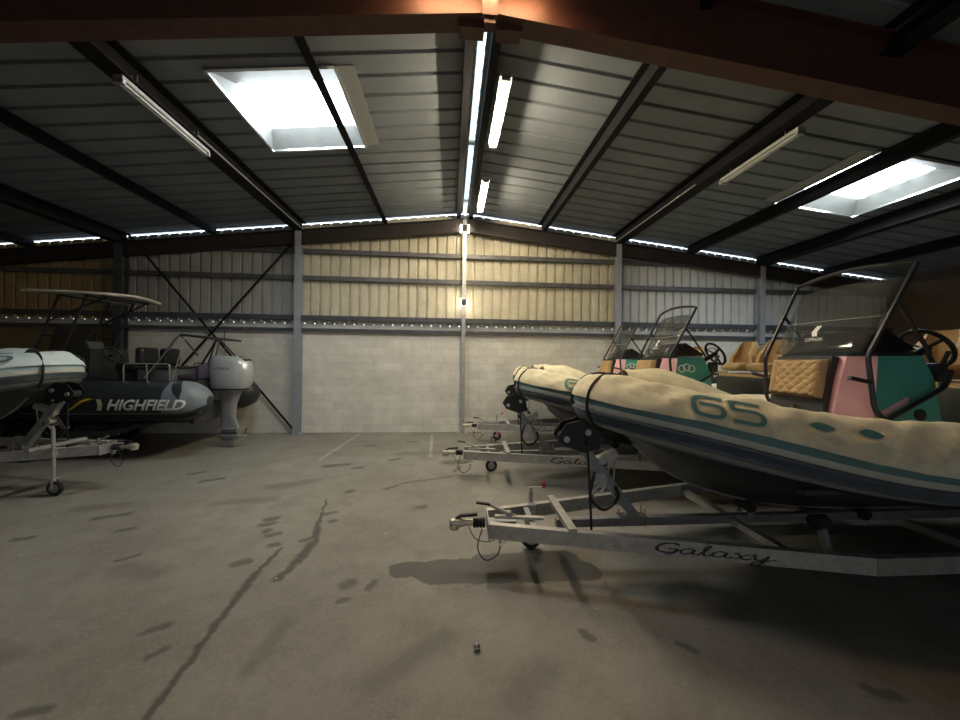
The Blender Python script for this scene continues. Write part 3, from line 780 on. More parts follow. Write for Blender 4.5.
def make_rib(name, canvas, stripe_pale, teal_band, loc, rot, emblem=False):
    root = empty(name, loc, rot)
    off = boff(); c = Collar()
    bands = [(-42,2),(-34,1),(-12,2),(1,3),(22,0),(164,1),(180,1)]
    collar_mesh(c, bands).build('inflatable_collar', [teal_band, stripe_pale, 'bluegrey', 'pale'], root, smooth=True, off=off)
    st = band_mesh(c, -33, -11, .028, -c.len+.35, c.len-.35, ridges=3).build('rub_strake', 'strake', root, smooth=False, off=off)
    band_mesh(c, -49, -37, .020, -c.len+.45, c.len-.45, ridges=1).build('rub_strake', 'greystrake', root, off=off)
    cov = cover_mesh(c, 12.5, 176, wr=2.0).build('tube_cover', canvas, root, smooth=True, off=off, sharp=80)
    # foredeck cover between the tubes
    mb = MB(); rings = []; n = 26
    for i in range(20):
        x = .10+1.35*i/19; row = []
        u = c.x2u(x, 1); e = c.p(u, R(128), .008)
        xe = e.x
        for k in range(n+1):
            t = -1+2*k/n
            z = e.z + (.06+.15*math.exp(-((x-.55)/.5)**2))*(1-t*t) + .018*noise.noise((x*3, t*2.5, 4)) - .05*max(0,(x-1.1))*(1-t*t)
            row.append((xe, e.y*t, z))
        rings.append(row)
    mb.loft(rings, False, False); mb.build('bow_cover', canvas, root, smooth=True, off=off, sharp=80)
    hull_mesh(c, 6.3, keel_fn).build('hull', 'hull', root, smooth=True, off=off, sharp=40)
    d = MB(); d.bb(1.3, 5.85, -.72, .72, .93, .97); d.bb(5.80, 5.86, -.80, .80, .62, 1.30)
    d.build('deck', 'deck', root, off=off)
    kg = MB(); kg.tube([(x, 0, keel_fn(x)-.004) for x in (.3,.5,.7,1.0,1.3,1.7,2.2,2.8,4,5.8)], .022, 6); kg.build('keel_guard', 'greystrake', root, smooth=True, off=off)
    if emblem:
        ar = MB()
        for sg in (-1,1):
            q = [(-.22,1.44),(-.19,1.56),(-.04,1.62),(.10,1.55),(.10,1.45)]; n = len(q)
            ar.add([(x,sg*.05,z) for x,z in q]+[(x,sg*.06,z) for x,z in q], [list(range(n)), list(range(n,2*n))]+[(i,(i+1)%n,n+(i+1)%n,n+i) for i in range(n)])
        ar.bb(-.15,.12,-.05,.05,1.45,1.47)
        ar.lathe((-.15,-.055,1.50),(0,1,0), [(.03,0),(.06,.01),(.035,.055),(.06,.10),(.03,.11)], 16); ar.build('anchor_roller', 'black', root, smooth=True, off=off, sharp=30)
    # bow strap
    mb = MB(); us = .13 if canvas == 'canvas' else .07
    rings = []
    path = [(-us, p) for p in range(-70, 131, 8)]
    pts = [c.p(u, R(p), .028) for u, p in path]
    q = c.p(-us, R(130), .03)
    for k in range(1, 8): t = k/8; pts.append(Vector((q.x, q.y*(1-2*t), q.z+.065*(1-(1-2*t)**2))))
    pts += [c.p(us, R(p), .028) for p in range(130, -71, -8)]
    if canvas != 'canvas': pts = [c.p(.17, R(p), .028) for p in range(150, -71, -8)]
    mb.tube(pts, .015, 6); mb.build('bow_strap', 'black', root, smooth=True, off=off)
    # carrying handle openings
    for sg in (-1,1):
        for k, uu in enumerate((1.43, 1.71, 3.6, 3.9)):
            n_ = 14; leaf = [(i/n_, .5+.5*math.sin(PI*i/n_)**.8*(1 if i/n_ > .0 else 0)) for i in range(n_+1)] + [(1-i/n_, .5-.5*math.sin(PI*i/n_)**.8) for i in range(1,n_)]
            ce = (.5,.5); V = leaf+[ce]; F = [(i,(i+1)%len(leaf),len(leaf)) for i in range(len(leaf))]
            V2 = [(.5+(a-.5)*1.16, .5+(b-.5)*1.3) for a,b in leaf]+[ce]
            uc = uu
            map_print(c, V2, F, uc, .15, 29, 12, .045, sg).build('handle_border', 'rim' if canvas == 'canvas' else 'lightblue', root, smooth=True, off=off)
            map_print(c, V, F, uc, .15, 29, 12, .050, sg).build('handle_opening', 'tealmark', root, smooth=True, off=off)
        number_print(c, root, .76 if canvas == 'canvas' else .34, .42 if canvas == 'canvas' else .5, 20 if canvas == 'canvas' else 30, 36, .042, sg, off, 'tealmark' if canvas == 'canvas' else 'bluegrey', 'rim' if canvas == 'canvas' else None)
    # ---------------- console
    XC = 1.89
    def sec(z, xf, xr, hw, ch): return [(xf,-hw+ch,z),(xf+ch*1.15,-hw,z),(xr,-hw,z),(xr,hw,z),(xf+ch*1.15,hw,z),(xf,hw-ch,z)]
    secs = [sec(.96,XC-.02,XC+.88,.50,.17), sec(1.4,XC+.05,XC+.86,.49,.16), sec(1.80,XC+.13,XC+.82,.47,.14), sec(2.0,XC+.19,XC+.74,.45,.12), sec(2.03,XC+.24,XC+.70,.42,.11)]
    mb = MB(); mb.loft(secs, True, True); con = mb.build('console', 'teal', root, smooth=True, off=off, sharp=25)
    def shell(k0, k1, e, z0=0, z1=1):
        rr = []
        for s_ in secs[:4]:
            ctr = Vector((XC+.45, 0, s_[0][2]))
            rr.append([Vector(s_[k % 6]) + (Vector(s_[k % 6])-ctr).normalized()*e for k in range(k0, k1+1)])
        return rr
    for k0, k1 in ((4,7),):
        m2 = MB(); m2.loft(shell(k0,k1,.006), False, False); m2.build('front_panel', 'pink', con, off=off, solid=.006)
    m2 = MB(); m2.loft([[(x-.006,y*1.015,z+.004) for x,y,z in q] for q in secs[3:5]], True, True); m2.build('top_panel', 'charcoal', con, off=off)
    m2 = MB()
    s0, s1, s2, s3 = [s_[1] for s_ in secs[:4]]
    for sg in (-1,1):
        m2.add([(XC+.245,sg*.494,1.44),(XC+.56,sg*.486,1.60),(XC+.56,sg*.484,1.66),(XC+.25,sg*.490,1.51)], [(0,1,2,3)])
    m2.build('side_stripe', 'palepink', con, off=off, solid=.004)
    m2 = MB()
    for sg in (-1,1):
        m2.cyl((XC+.66,sg*.475,1.50),(XC+.66,sg*.496,1.50), .05, 20)
    m2.build('speaker', 'black', con, off=off)
    m2 = MB(); m2.box((XC+.045,0,1.50), (.07,.56,1.02), Euler((0,R(11),0))); m2.build('front_recess', 'charcoal', con, off=off)
    m2 = MB(); m2.bb(XC-.10,XC+.06,-.27,.27,.97,1.42); m2.build('seat_base', 'charcoal', con, off=off)
    m2 = MB(); m2.cyl((XC+.0,-.02,1.53),(XC-.03,-.02,1.53), .018, 12); m2.build('latch', 'chrome', con, off=off)
    m2 = MB(); quilt(m2, 0, -.26, .26, -.18, .18, .11)
    ro = Euler((0,R(10),0)).to_matrix()
    m2.v = [tuple(ro @ Vector(v) + Vector((XC+.09,0,1.79))) for v in m2.v]
    m2.build('seat_cushion', 'tan', con, smooth=True, off=off, sharp=50)
    # dash hood and dark side screens
    m2 = MB(); P_ = [(XC+.30,2.02),(XC+.50,2.24),(XC+.80,2.06),(XC+.74,1.99)]
    m2.add([(x,-.40+.02*i,z) for i,(x,z) in enumerate(P_)] + [(x,.40-.02*i,z) for i,(x,z) in enumerate(P_)], [(0,1,2,3),(7,6,5,4),(0,4,5,1),(1,5,6,2),(2,6,7,3),(3,7,4,0)])
    m2.build('dash_hood', 'darktint', con, off=off)
    # screen
    A0 = Vector((XC+.18,-.44,2.02)); A1 = Vector((XC+.56,-.49,2.73)); B0 = Vector((XC+.18,.44,2.02)); B1 = Vector((XC+.56,.49,2.73))
    m2 = MB(); rows = []
    for i in range(13):
        v = i/12; row = []
        for k in range(17):
            t = -1+2*k/16; lo_ = A0.lerp(B0, (t+1)/2); hi_ = (A1+(B1-A1)*((t+1)/2))
            vv = .02 + .93*v - (.06*t**4 if v > .9 else 0)
            p_ = lo_.lerp(hi_, vv); p_ = Vector((p_.x-.07*(1-t*t)+.03, p_.y*.97, p_.z)); row.append(p_)
        rows.append(row)
    m2.loft(rows, False, False); m2.build('windscreen', 'glass', con, smooth=True, off=off, solid=.006)
    m2 = MB()
    def scr(t, vv, dx=-.008):
        lo_ = A0.lerp(B0,(t+1)/2); hi_ = A1.lerp(B1,(t+1)/2); p_ = lo_.lerp(hi_, vv)
        return Vector((p_.x-.07*(1-t*t)+.03+dx, p_.y*.97, p_.z))
    m2.tube([scr(-1+2*k/16,.46) for k in range(17)], .004, 5)
    m2.build('screen_seam', 'galv', con, smooth=True, off=off)
    V, F = text2d('HIGHFIELD', .2)
    m2 = MB(); m2.add([scr(-.20+.40*(x) if True else 0, .19+.045*y) for x, y in V], F)
    for s_ in (0,1):
        a = -.05+.06*s_
        chev = [(a,.40),(a+.05,.40),(a+.105,.315),(a+.05,.255),(a,.255),(a+.05,.315)]
        m2.add([scr(x,y) for x,y in chev], [(0,1,2,5),(5,2,3,4)])
    m2.build('screen_logo', 'white', con, off=off)
    # frame hoop
    def hoop():
        lower = [(XC+.60,1.50),(XC+.86,1.80)]
        pts = [(XC+.86,-.55,1.88),(XC+.80,-.55,1.74),(XC+.28,-.545,1.46),(XC+.20,-.53,1.56),(XC+.17,-.51,2.0),(A1.x+.02,-.535,2.78)]
        top = []
        for k in range(1,12):
            t = -1+2*k/12; top.append((A1.x-.015+.03*t*t, .535*t, 2.78+.06*(1-t*t)))
        return fillet(pts, .05, 4)[:-1], top, [(x,-y,z) for x,y,z in fillet(pts,.05,4)][::-1][1:]
    a_, t_, b_ = hoop(); end = Vector((A1.x+.02,-.535,2.78)); end2 = Vector((A1.x+.02,.535,2.78))
    m2 = MB(); m2.tube(list(a_)+[end]+[Vector(q) for q in t_]+[end2]+list(b_), .019, 8)
    for sg in (-1,1):
        m2.bar((XC+.19,sg*.52,1.78),(XC+.02,sg*.50,1.82), .035, .03)
        m2.tube([(XC+.42,sg*.53,2.45),(XC+.74,sg*.50,2.02)], .016, 6)
        m2.bar((XC+.80,sg*.55,1.76),(XC+.86,sg*.48,1.74), .03, .06)
    m2.build('screen_frame', 'blacktube', con, smooth=True, off=off)
    # three linked rings on both sides
    m2 = MB()
    for sg in (-1,1):
        for k in range(3):
            torus(m2, (XC+.38+.075*k, sg*.474, 1.84+(.02 if k == 1 else 0)), (0,1,.08*sg), .05, .008, 24, 5)
    if emblem: m2.build('ring_emblem', 'white', con, off=off)
    # wheel
    m2 = MB(); ax = Vector((-.8,0,-.45)).normalized(); wc = Vector((XC+1.08,-.22,2.07))
    torus(m2, wc, ax, .19, .019, 28, 8)
    u = Vector((0,1,0)); w_ = ax.cross(u)
    for a in (90,210,330):
        m2.bar(wc, wc+(u*math.cos(R(a))+w_*math.sin(R(a)))*.175, .035, .014)
    m2.cyl(wc-ax*.02, wc+ax*.30, .035, 12); m2.build('steering_wheel', 'black', con, smooth=True, off=off)
    m2 = MB(); m2.rbox((XC+.90,-.42,1.86), (.12,.10,.16), .02, 2); m2.tube([(XC+.93,-.44,1.92),(XC+.98,-.45,2.04)], .016, 6); m2.build('throttle', 'charcoal', con, smooth=True, off=off)
    # helm seats
    sb = MB(); sb.rbox((XC+2.12,0,1.33), (.96,1.15,.72), .02, 2); base = sb.build('seat_base', 'charcoal', root, smooth=True, off=off)
    sb = MB(); sb.bb(XC+1.67,XC+2.56,-.54,.54,1.69,1.735); sb.build('seat_board', 'tan', base, off=off)
    for yy in (-.30,.30): bucket_seat(base, XC+1.90, yy, 1.72, off)
    V, F = text2d('MA C', 0, 1)
    mt = MB(); mt.add([(XC+2.22+.24*x, -.579, 1.58+.065*y) for x, y in V], F); mt.build('lettering', 'white', base, off=off)
    # grab rail behind the seats
    sb = MB()
    for yy in (-.30,.30):
        sb.tube(fillet([(XC+2.27,yy-.22,1.5),(XC+2.30,yy-.22,2.24),(XC+2.30,yy+.22,2.24),(XC+2.27,yy+.22,1.5)], .08, 4), .016, 7)
    sb.build('grab_rail', 'chrome', base, smooth=True, off=off)
    return root

# ================================================================== trailers
def letters_galaxy():
    """hand drawn cursive word, strokes in a box about 5 x 1"""
    g = []
    def S(pts, w=.11): g.append([(v.x, v.y, w*(.75+.5*abs(math.sin(i*.35)))) for i, v in enumerate(smooth_path([(a,b,0) for a,b in pts], 6))])
    S([(.95,.86),(.75,1.0),(.35,.95),(.08,.62),(.10,.22),(.40,.03),(.78,.12),(.92,.42),(.55,.44)], .14)
    S([(.92,.42),(.86,.10),(.70,-.12),(.45,-.16)], .09)
    def a(x): S([(x+.55,.52),(x+.30,.60),(x+.06,.38),(x+.08,.10),(x+.32,.04),(x+.54,.30),(x+.58,.55),(x+.54,.14),(x+.72,.05),(x+.86,.20)], .11)
    a(1.05)
    S([(1.85,.16),(2.10,.60),(2.22,.98),(2.10,1.0),(2.02,.60),(2.06,.12),(2.24,.06),(2.40,.22)], .11)
    a(2.35)
    S([(3.22,.50),(3.36,.58),(3.48,.34),(3.58,.08),(3.78,.06),(3.92,.18)], .12); S([(3.86,.58),(3.66,.44),(3.42,.12),(3.24,.04)], .08)
    S([(3.92,.40),(4.05,.58),(4.08,.20),(4.26,.08),(4.46,.26),(4.56,.58),(4.48,.10),(4.32,-.28),(4.02,-.36),(4.12,-.14),(4.60,.10),(4.9,.24)], .11)
    return g

def make_trailer(loc, rot, tilt, nose_lift=0., wordmark=True, jockey_side=1, rear=6.8, steel='galv', knob='red', post=.18, wx=0., winch=True, sup=0.):
    root = empty('boat_trailer', loc, rot); off = (-AX,0,0); H = .46
    tt = math.tan(tilt)
    def zg(x): return (x-AX)*tt            # local height of the ground under trailer x
    XA = .36
    # two drawbars, each turning parallel behind
    for sg in (-1,1):
        y0, y1 = sg*.15, sg*.86
        b = MB(); pr = [(-.03,-.062),(.03,-.062),(.03,-.05),(-.018,-.05),(-.018,.05),(.03,.05),(.03,.062),(-.03,.062)]
        if sg < 0: pr = [(-a,b_) for a,b_ in pr]
        b.bar((XA,y0,H),(3.15,y1,H), .05, .125); b.bar((3.13,y1,H),(rear+.1,y1,H), .05, .125)
        b.bar((XA,y0,H+.0635),(3.15,y1,H+.0635), .062, .006); b.bar((3.13,y1,H+.0635),(rear+.1,y1,H+.0635), .062, .006)
        db = b.build('drawbar', steel, root, off=off)
        d = Vector((3.15-XA, y1-y0, 0)).normalized(); L0 = Vector((XA,y0,H))
        bo = MB()
        for s_ in (.18,.62,1.05,1.6): 
            p_ = L0+d*s_; bo.cyl(p_+Vector((0,sg*.026,-.02)), p_+Vector((0,sg*.034,-.02)), .010, 8)
        bo.build('bolt', 'chrome', db, off=off)
        if wordmark:
            V, F = ribbon2d(letters_galaxy(), .1); mb = MB(); nrm = Vector((-d.y*sg*sg, d.x, 0))*sg
            s0, sl, hz = 1.36, .86, .078
            vs = []
            for x, y in V:
                xx = x/4.9 if sg < 0 else 1-x/4.9
                xx = xx + (0.03*y*(1 if sg<0 else -1))
                vs.append(L0 + d*(s0+sl*xx) + Vector((-d.y, d.x, 0))*(.0275*(1 if sg > 0 else -1)) + Vector((0,0,-.034+hz*y)))
            mb.add(vs, F); mb.build('lettering', 'letter', db, off=off)
    b = MB(); b.bb(XA-.01,XA+.005,-.19,.19,H-.07,H+.07); b.bar((.75,-.27,H),(.75,.27,H), .05, .11); b.bb(XA,.62,-.05,.05,H-.03,H+.03)
    b.build('front_plate', 'galv_dull', root, off=off)
    b = MB(); b.bar((1.05,-.37,H+.075),(1.05,.40,H+.075), .07, .045); b.bar((2.7,-.76,H-.02),(2.7,.76,H-.02), .06, .06); b.bar((rear,-.86,H),(rear,.86,H), .06, .08)
    b.bar((5.5,-.86,H),(5.5,.86,H), .06, .08)
    b.build('cross_member', steel, root, off=off)
    b = MB(); b.bar((1.0,0,H-.01),(rear,0,H-.01), .07, .075); b.build('centre_beam', 'galv_dull', root, off=off)
    # coupling
    b = MB(); b.lathe((.05,0,H+.01),(1,0,0), [(.030,-.05),(.042,-.03),(.042,.06),(.030,.09),(.028,.17)], 14); b.lathe((.045,0,H-.045),(0,0,1), [(.045,0),(.045,.03),(.035,.055)], 16)
    cp = b.build('coupling_head', 'brass', root, smooth=True, off=off)
    b = MB(); b.bar((.10,0,H+.075),(.26,0,H+.085), .035, .022); b.bar((.06,0,H+.05),(.11,0,H+.075), .03, .02); b.build('coupling_handle', 'black', cp, off=off)
    b = MB(); prof = []
    for k in range(9): prof.append((.048 if k % 2 else .034, k*.014))
    b.lathe((.22,0,H+.005),(1,0,0), prof, 16); b.build('gaiter', 'rubber', cp, smooth=False, off=off)
    b = MB(); b.tube(smooth_path([(.30,-.03,H-.04),(.26,-.06,H-.20),(.33,-.08,H-.30),(.44,-.10,H-.24),(.47,-.12,H-.08)], 6), .006, 5)
    b.tube(smooth_path([(.18,0,H-.03),(.24,-.02,H-.13),(.36,-.03,H-.16),(.46,-.06,H-.10)], 6), .004, 5); b.build('breakaway_cable', 'black', root, smooth=True, off=off)
    b = MB(); b.bar((.62,-.06,H+.075),(.38,-.02,H+.175), .030, .022); hb_ = b.build('brake_lever', 'galv', root, off=off)
    b = MB(); b.tube([(.42,-.027,H+.158),(.36,-.017,H+.183),(.25,-.005,H+.195)], .014, 8); b.build('lever_grip', 'black', hb_, smooth=True, off=off)
    b = MB(); b.rbox((.55,-.05,H+.095), (.05,.06,.07), .01, 1); b.bar((.42,-.04,H+.078),(.86,-.10,H+.078), .05, .02); b.build('brake_bracket', 'galv', root, off=off)
    b = MB(); torus(b, (.47,-.16,H-.10), (0,1,0), .028, .008, 16, 6); b.build('cable_guide', 'white', root, off=off)
    # jockey wheel
    xj = .82; yj = jockey_side*.30; zgj = zg(xj)
    b = MB(); b.cyl((xj,yj,zgj+.20),(xj,yj,H+post), .022, 12); b.rbox((xj,yj-jockey_side*.04,H+.02), (.08,.09,.11), .01, 1)
    b.bar((xj,yj+.03,zgj+.10),(xj,yj+.03,zgj+.24), .03, .008, up=(0,1,0)); b.bar((xj,yj-.055,zgj+.10),(xj,yj-.055,zgj+.24), .03, .008, up=(0,1,0)); b.bb(xj-.02,xj+.02,yj-.06,yj+.035,zgj+.225,zgj+.245)
    jk = b.build('jockey_post', 'galv', root, smooth=True, off=off, sharp=30)
    b = MB(); torus(b, (xj,yj-.012,zgj+.103), (0,1,0), .078, .0245, 24, 8); b.build('jockey_tyre', 'rubber', jk, smooth=True, off=off)
    b = MB(); b.lathe((xj,yj-.04,zgj+.103),(0,1,0), [(.055,0),(.06,.01),(.03,.02),(.03,.04),(.06,.05),(.055,.056)], 18); b.build('jockey_hub', 'galv_dull', jk, smooth=True, off=off)
    b = MB(); b.cyl((xj,yj,H+post),(xj,yj,H+post+.035), .014, 8); b.bar((xj,yj,H+post+.035),(xj+.13,yj-.02,H+post+.045), .022, .010); jc = b.build('jockey_crank', 'galv', jk, off=off)
    b = MB(); b.cyl((xj+.13,yj-.02,H+post+.04),(xj+.13,yj-.02,H+post+.095), .018, 10); b.build('crank_knob', knob, jk, smooth=True, off=off)
    # winch post
    offw = (-AX+wx,0,0)
    if winch:
        PB = Vector((1.78,0,H)); PT = Vector((1.26,0,1.15)); PA = Vector((1.58,0,1.10))
        b = MB(); b.bar(PB, PT, .085, .085, up=(0,1,0)); wp = b.build('winch_post', 'galv_dull', root, off=offw)
        b = MB(); b.bar(PT+Vector((.06,0,-.17)), PA, .075, .075, up=(0,1,0)); b.tube([PA, (1.55,0,.80)], .010, 6); b.tube([(1.50,-.03,1.06),(1.48,-.03,.82),(1.42,-.045,.74)], .012, 6); b.build('post_arm', 'galv', wp, off=offw)
        b = MB()
        for sg in (-1,1):
            b.bar((1.70,sg*.05,H+.045),(1.70,sg*.05,H+.10), .05, .012); b.tube([(1.84,sg*.04,H-.06),(1.84,sg*.04,H+.11)], .008, 6); b.tube([(1.62,sg*.04,H-.06),(1.62,sg*.04,H+.08)], .008, 6)
        b.bb(1.60,1.86,-.06,.06,H+.03,H+.042); b.build('post_clamp', 'chrome', wp, off=offw)
        # bow stop: black bracket with rollers
        b = MB()
        for sg in (-1,1):
            q = [(1.00,1.27),(1.08,1.39),(1.24,1.43),(1.36,1.33),(1.40,1.16),(1.24,1.12),(1.05,1.19)]
            vs = [(x,sg*.075,z) for x,z in q]+[(x,sg*.088,z) for x,z in q]; n = len(q)
            b.add(vs, [list(range(n)), list(range(n,2*n))]+[(i,(i+1)%n,n+(i+1)%n,n+i) for i in range(n)])
        bs = b.build('bow_stop', 'black', wp, off=offw)
        b = MB(); b.lathe((1.08,-.068,1.25),(0,1,0), [(.035,0),(.055,.012),(.045,.068),(.055,.124),(.035,.136)], 18); b.lathe((1.28,-.07,1.31),(0,1,0), [(.04,0),(.06,.01),(.06,.13),(.04,.14)], 18); b.build('bow_roller', 'rubber', wp, smooth=True, off=offw)
        b = MB()
        for x,z in ((1.08,1.25),(1.28,1.31)): b.cyl((x,-.105,z),(x,.105,z), .028, 14)
        b.cyl((1.27,-.10,1.17),(1.27,.10,1.17), .012, 8); b.build('roller_bolt', 'galv', wp, smooth=True, off=offw)
        b = MB(); b.tube([(1.27,-.10,1.24),(1.285,-.12,.80),(1.30,-.12,H-.12)], .012, 6); b.tube(smooth_path([(1.36,-.05,.93),(1.30,-.09,.72),(1.42,-.10,.60),(1.56,-.09,.70),(1.55,-.06,.80)], 6), .016, 6)
        b.build('winch_strap', 'black', root, smooth=True, off=offw)
        b = MB(); b.lathe((1.40,-.07,.86),(0,1,0), [(.07,0),(.07,.008),(.035,.012),(.035,.128),(.07,.132),(.07,.14)], 18); b.bar((1.40,-.09,.86),(1.32,-.09,.74), .02, .012); b.tube([(1.32,-.09,.74),(1.32,-.17,.74)], .013, 6); b.build('winch', 'galv', wp, smooth=True, off=offw, sharp=30)
    # keel rollers and side rollers
    for x in (2.85, 4.0, 5.2):
        zk = keel_fn(x-BX)
        b = MB(); b.lathe((x,-.08,zk-.055),(0,1,0), [(.055,0),(.055,.03),(.042,.08),(.055,.13),(.055,.16)], 16); b.build('keel_roller', 'rubber', root, smooth=True, off=off)
    b = MB()
    for sg in (-1,1):
        for x in (2.85,): b.bar((x,sg*.07,H+.02),(x,sg*.07,.55), .05, .01, up=(0,1,0))
    b.build('roller_bracket', 'galv', root, off=off)
    for sg in (-1,1):
        for x in (2.95, 4.9):
            b = MB(); b.bar((x,sg*.70,H),(x+.02,sg*.62,.67+sup), .05, .04, up=(1,0,0)); ho = b.build('support_post', 'galv_dull', root, off=off)
            b = MB(); b.lathe((x+.02-.06,sg*.61,.675+sup),(1,0,0), [(.03,0),(.06,.01),(.06,.11),(.03,.12)], 16); b.build('support_roller', 'rubber', ho, smooth=True, off=off)
    # axle, wheels, mudguards
    b = MB(); b.bar((AX,-1.0,.32),(AX,1.0,.32), .07, .07); b.bar((AX-.25,-.84,.36),(AX+.2,-.84,.36), .05, .07); b.bar((AX-.25,.84,.36),(AX+.2,.84,.36), .05, .07); b.build('axle', 'galv_dull', root, off=off)
    for sg in (-1,1):
        y = sg*1.02
        b = MB(); b.lathe((AX,y-.08,.30),(0,1,0), [(.19,0),(.26,.0),(.295,.025),(.30,.08),(.295,.135),(.26,.16),(.19,.16)], 28); wh = b.build('wheel', 'rubber', root, smooth=True, off=off)
        b = MB(); b.lathe((AX,y-.083,.30),(0,1,0), [(.185,0),(.17,.03),(.10,.04),(.06,.03),(.06,.13),(.10,.12),(.17,.135),(.185,.166)], 24); b.build('wheel_rim', 'silver', wh, smooth=True, off=off)
        b = MB(); rings = []
        for k in range(15):
            a = R(8+164*k/14); rings.append([(AX+math.cos(a)*.36, y+yy, .32+math.sin(a)*.36) for yy in (-.11,.11)])
        b.loft(rings, False, False); b.build('mudguard', 'black', root, smooth=True, off=off, solid=.008)
    return root

def place_world(nose, theta, tilt):
    """root location (ground under the axle) from the coupling tip"""
    m = Matrix.Rotation(theta, 3, 'Z') @ Matrix.Rotation(tilt, 3, 'Y')
    p = m @ Vector((-AX, 0, 0)); return (nose[0]-p.x, nose[1]-p.y, 0), (0, tilt, theta)

TH = R(-2); TILT = -.016
l1, r1 = place_world((.02, 3.36), TH, TILT)
tr = make_trailer(l1, r1, TILT)
rib = make_rib('rigid_inflatable_boat', 'canvas', 'lightblue', 'teal_fab', l1, r1)
tag(tr, 'galvanised boat trailer nearest the viewer, its wet patch under the coupling', 'boat trailer', 'galvanised trailers on the right')
rib2 = make_rib('rigid_inflatable_boat', 'canvas', 'lightblue', 'teal_fab', l1, r1, True)
tag(rib2, 'beige covered inflatable boat', 'boat', 'beige covered inflatable boats')
tag(rib, 'nearest beige covered inflatable boat with number 65 and pink and teal console', 'boat', 'beige covered inflatable boats')
for nose, th, lb, lt in (((-.10,5.95), R(-3.3), 'beige covered inflatable boat second from the viewer, rings on its teal console', 'galvanised boat trailer under the middle boat on the right'),
                     ((.32,8.45), R(-4.2), 'farthest beige covered inflatable boat on the right, against the block wall', 'galvanised boat trailer closest to the back wall')):
    l, r = place_world(nose, th, TILT)
    t2 = copy_tree(tr); t2.location = l; t2.rotation_euler = r; tag(t2, lt)
    b2 = rib2 if 'rings' in lb else copy_tree(rib2); b2.location = l; b2.rotation_euler = r; tag(b2, lb)

# left near boat -------------------------------------------------------------
T1 = .030
l, r = place_world((-4.52, 5.66), R(180), T1)
tl = make_trailer(l, r, T1, wordmark=True, jockey_side=1, knob='black', post=.34, wx=-.24)
tag(tl, 'galvanised boat trailer at the left edge with tall jockey wheel', 'boat trailer')
l = (l[0]+.30, l[1], .035)
bl = make_rib('rigid_inflatable_boat', 'canvas_pale', 'lightblue', 'lightblue', l, r)
tag(bl, 'pale blue covered inflatable boat at the left edge, black strap round its bow', 'boat')

# outboard ---------------------------------------------------------------------
def outboard(root, x, y, z, off, tilt=0., s=1., big=True):
    """engine hung on a transom; x aft. z = height of the transom top"""
    m = Matrix.Translation((x,y,z)) @ Matrix.Rotation(tilt, 4, 'Y') @ Matrix.Scale(s, 4)
    def done(mb, nm, mt, par, **k):
        mb.v = [tuple(m @ Vector(v)) for v in mb.v]; return mb.build(nm, mt, par, off=off, **k)
    def se(zz, xc, lx, ly, n=24, p=2.6):
        out = []
        for k in range(n):
            a = 2*PI*k/n; ca, sa = math.cos(a), math.sin(a)
            out.append((xc+lx*math.copysign(abs(ca)**(2/p), ca), ly*math.copysign(abs(sa)**(2/p), sa), zz))
        return out
    b = MB(); b.loft([se(-.06,.31,.27,.16), se(-.20,.29,.21,.11), se(-.40,.27,.155,.085), se(-.66,.27,.13,.065), se(-.84,.28,.17,.045), se(-.92,.29,.21,.03)], True, True)
    b.loft([se(-.90,.34,.24,.11,20), se(-.915,.34,.24,.11,20)], True, True)
    b.lathe((.02,0,-1.06),(1,0,0), [(.012,0),(.05,.08),(.062,.2),(.055,.42),(.04,.46)], 16)
    b.loft([se(-.90,.28,.14,.022), se(-1.02,.26,.15,.02)], True, True)
    b.loft([se(-1.08,.22,.14,.014), se(-1.28,.32,.06,.008)], True, True)
    b.rbox((.06,0,-.12), (.12,.22,.40), .02, 2); b.rbox((-.02,0,.02),(.10,.26,.06), .01, 1)
    leg = done(b, 'outboard_motor', 'silver_dk' if big else 'black', root, smooth=True, sharp=40)
    b = MB(); b.loft([se(-.10,.30,.34,.22), se(.02,.32,.38,.255), se(.20,.33,.395,.265), se(.42,.31,.38,.25), se(.53,.28,.31,.20), se(.56,.25,.24,.16)], True, True)
    cw = done(b, 'cowling', 'silver' if big else 'black', leg, smooth=True, sharp=60)
    if big:
        b = MB(); b.loft([se(-.12,.30,.345,.225), se(-.09,.30,.35,.23)], True, True); done(b, 'cowling_seam', 'black', leg, smooth=True, sharp=40)
        b = MB(); b.box((.57,0,.50), (.16,.22,.05), Euler((0,R(28),0))); done(b, 'air_intake', 'black', leg)
        V, F = text2d('HONDA', 0, 1); b = MB()
        b.add([(.12+.30*q, -.266, .285+.055*w_) for q, w_ in V], F); b.add([(.42-.30*q, .266, .285+.055*w_) for q, w_ in V], F); done(b, 'lettering', 'black', leg)
    b = MB(); hub = Vector((.49,0,-1.06)); b.lathe(hub,(1,0,0), [(.045,0),(.05,.06),(.03,.12)], 14)
    for k in range(3):
        a = 2*PI*k/3+.4; rows = []
        for i in range(6):
            rr = .04+.13*i/5; wv = .075*math.sin(PI*(.22+.62*i/5)); sw = .5*(i/5)**2
            d0 = a+sw-wv/rr*.55; d1 = a+sw+wv/rr*.55; dx = .05*(1-i/8)
            rows.append([hub+Vector((.06-dx, math.cos(d0)*rr, math.sin(d0)*rr)), hub+Vector((.06+dx, math.cos(d1)*rr, math.sin(d1)*rr))])
        b.loft(rows, False, False)
    done(b, 'propeller', 'chrome' if big else 'black', leg, smooth=True)
    return leg

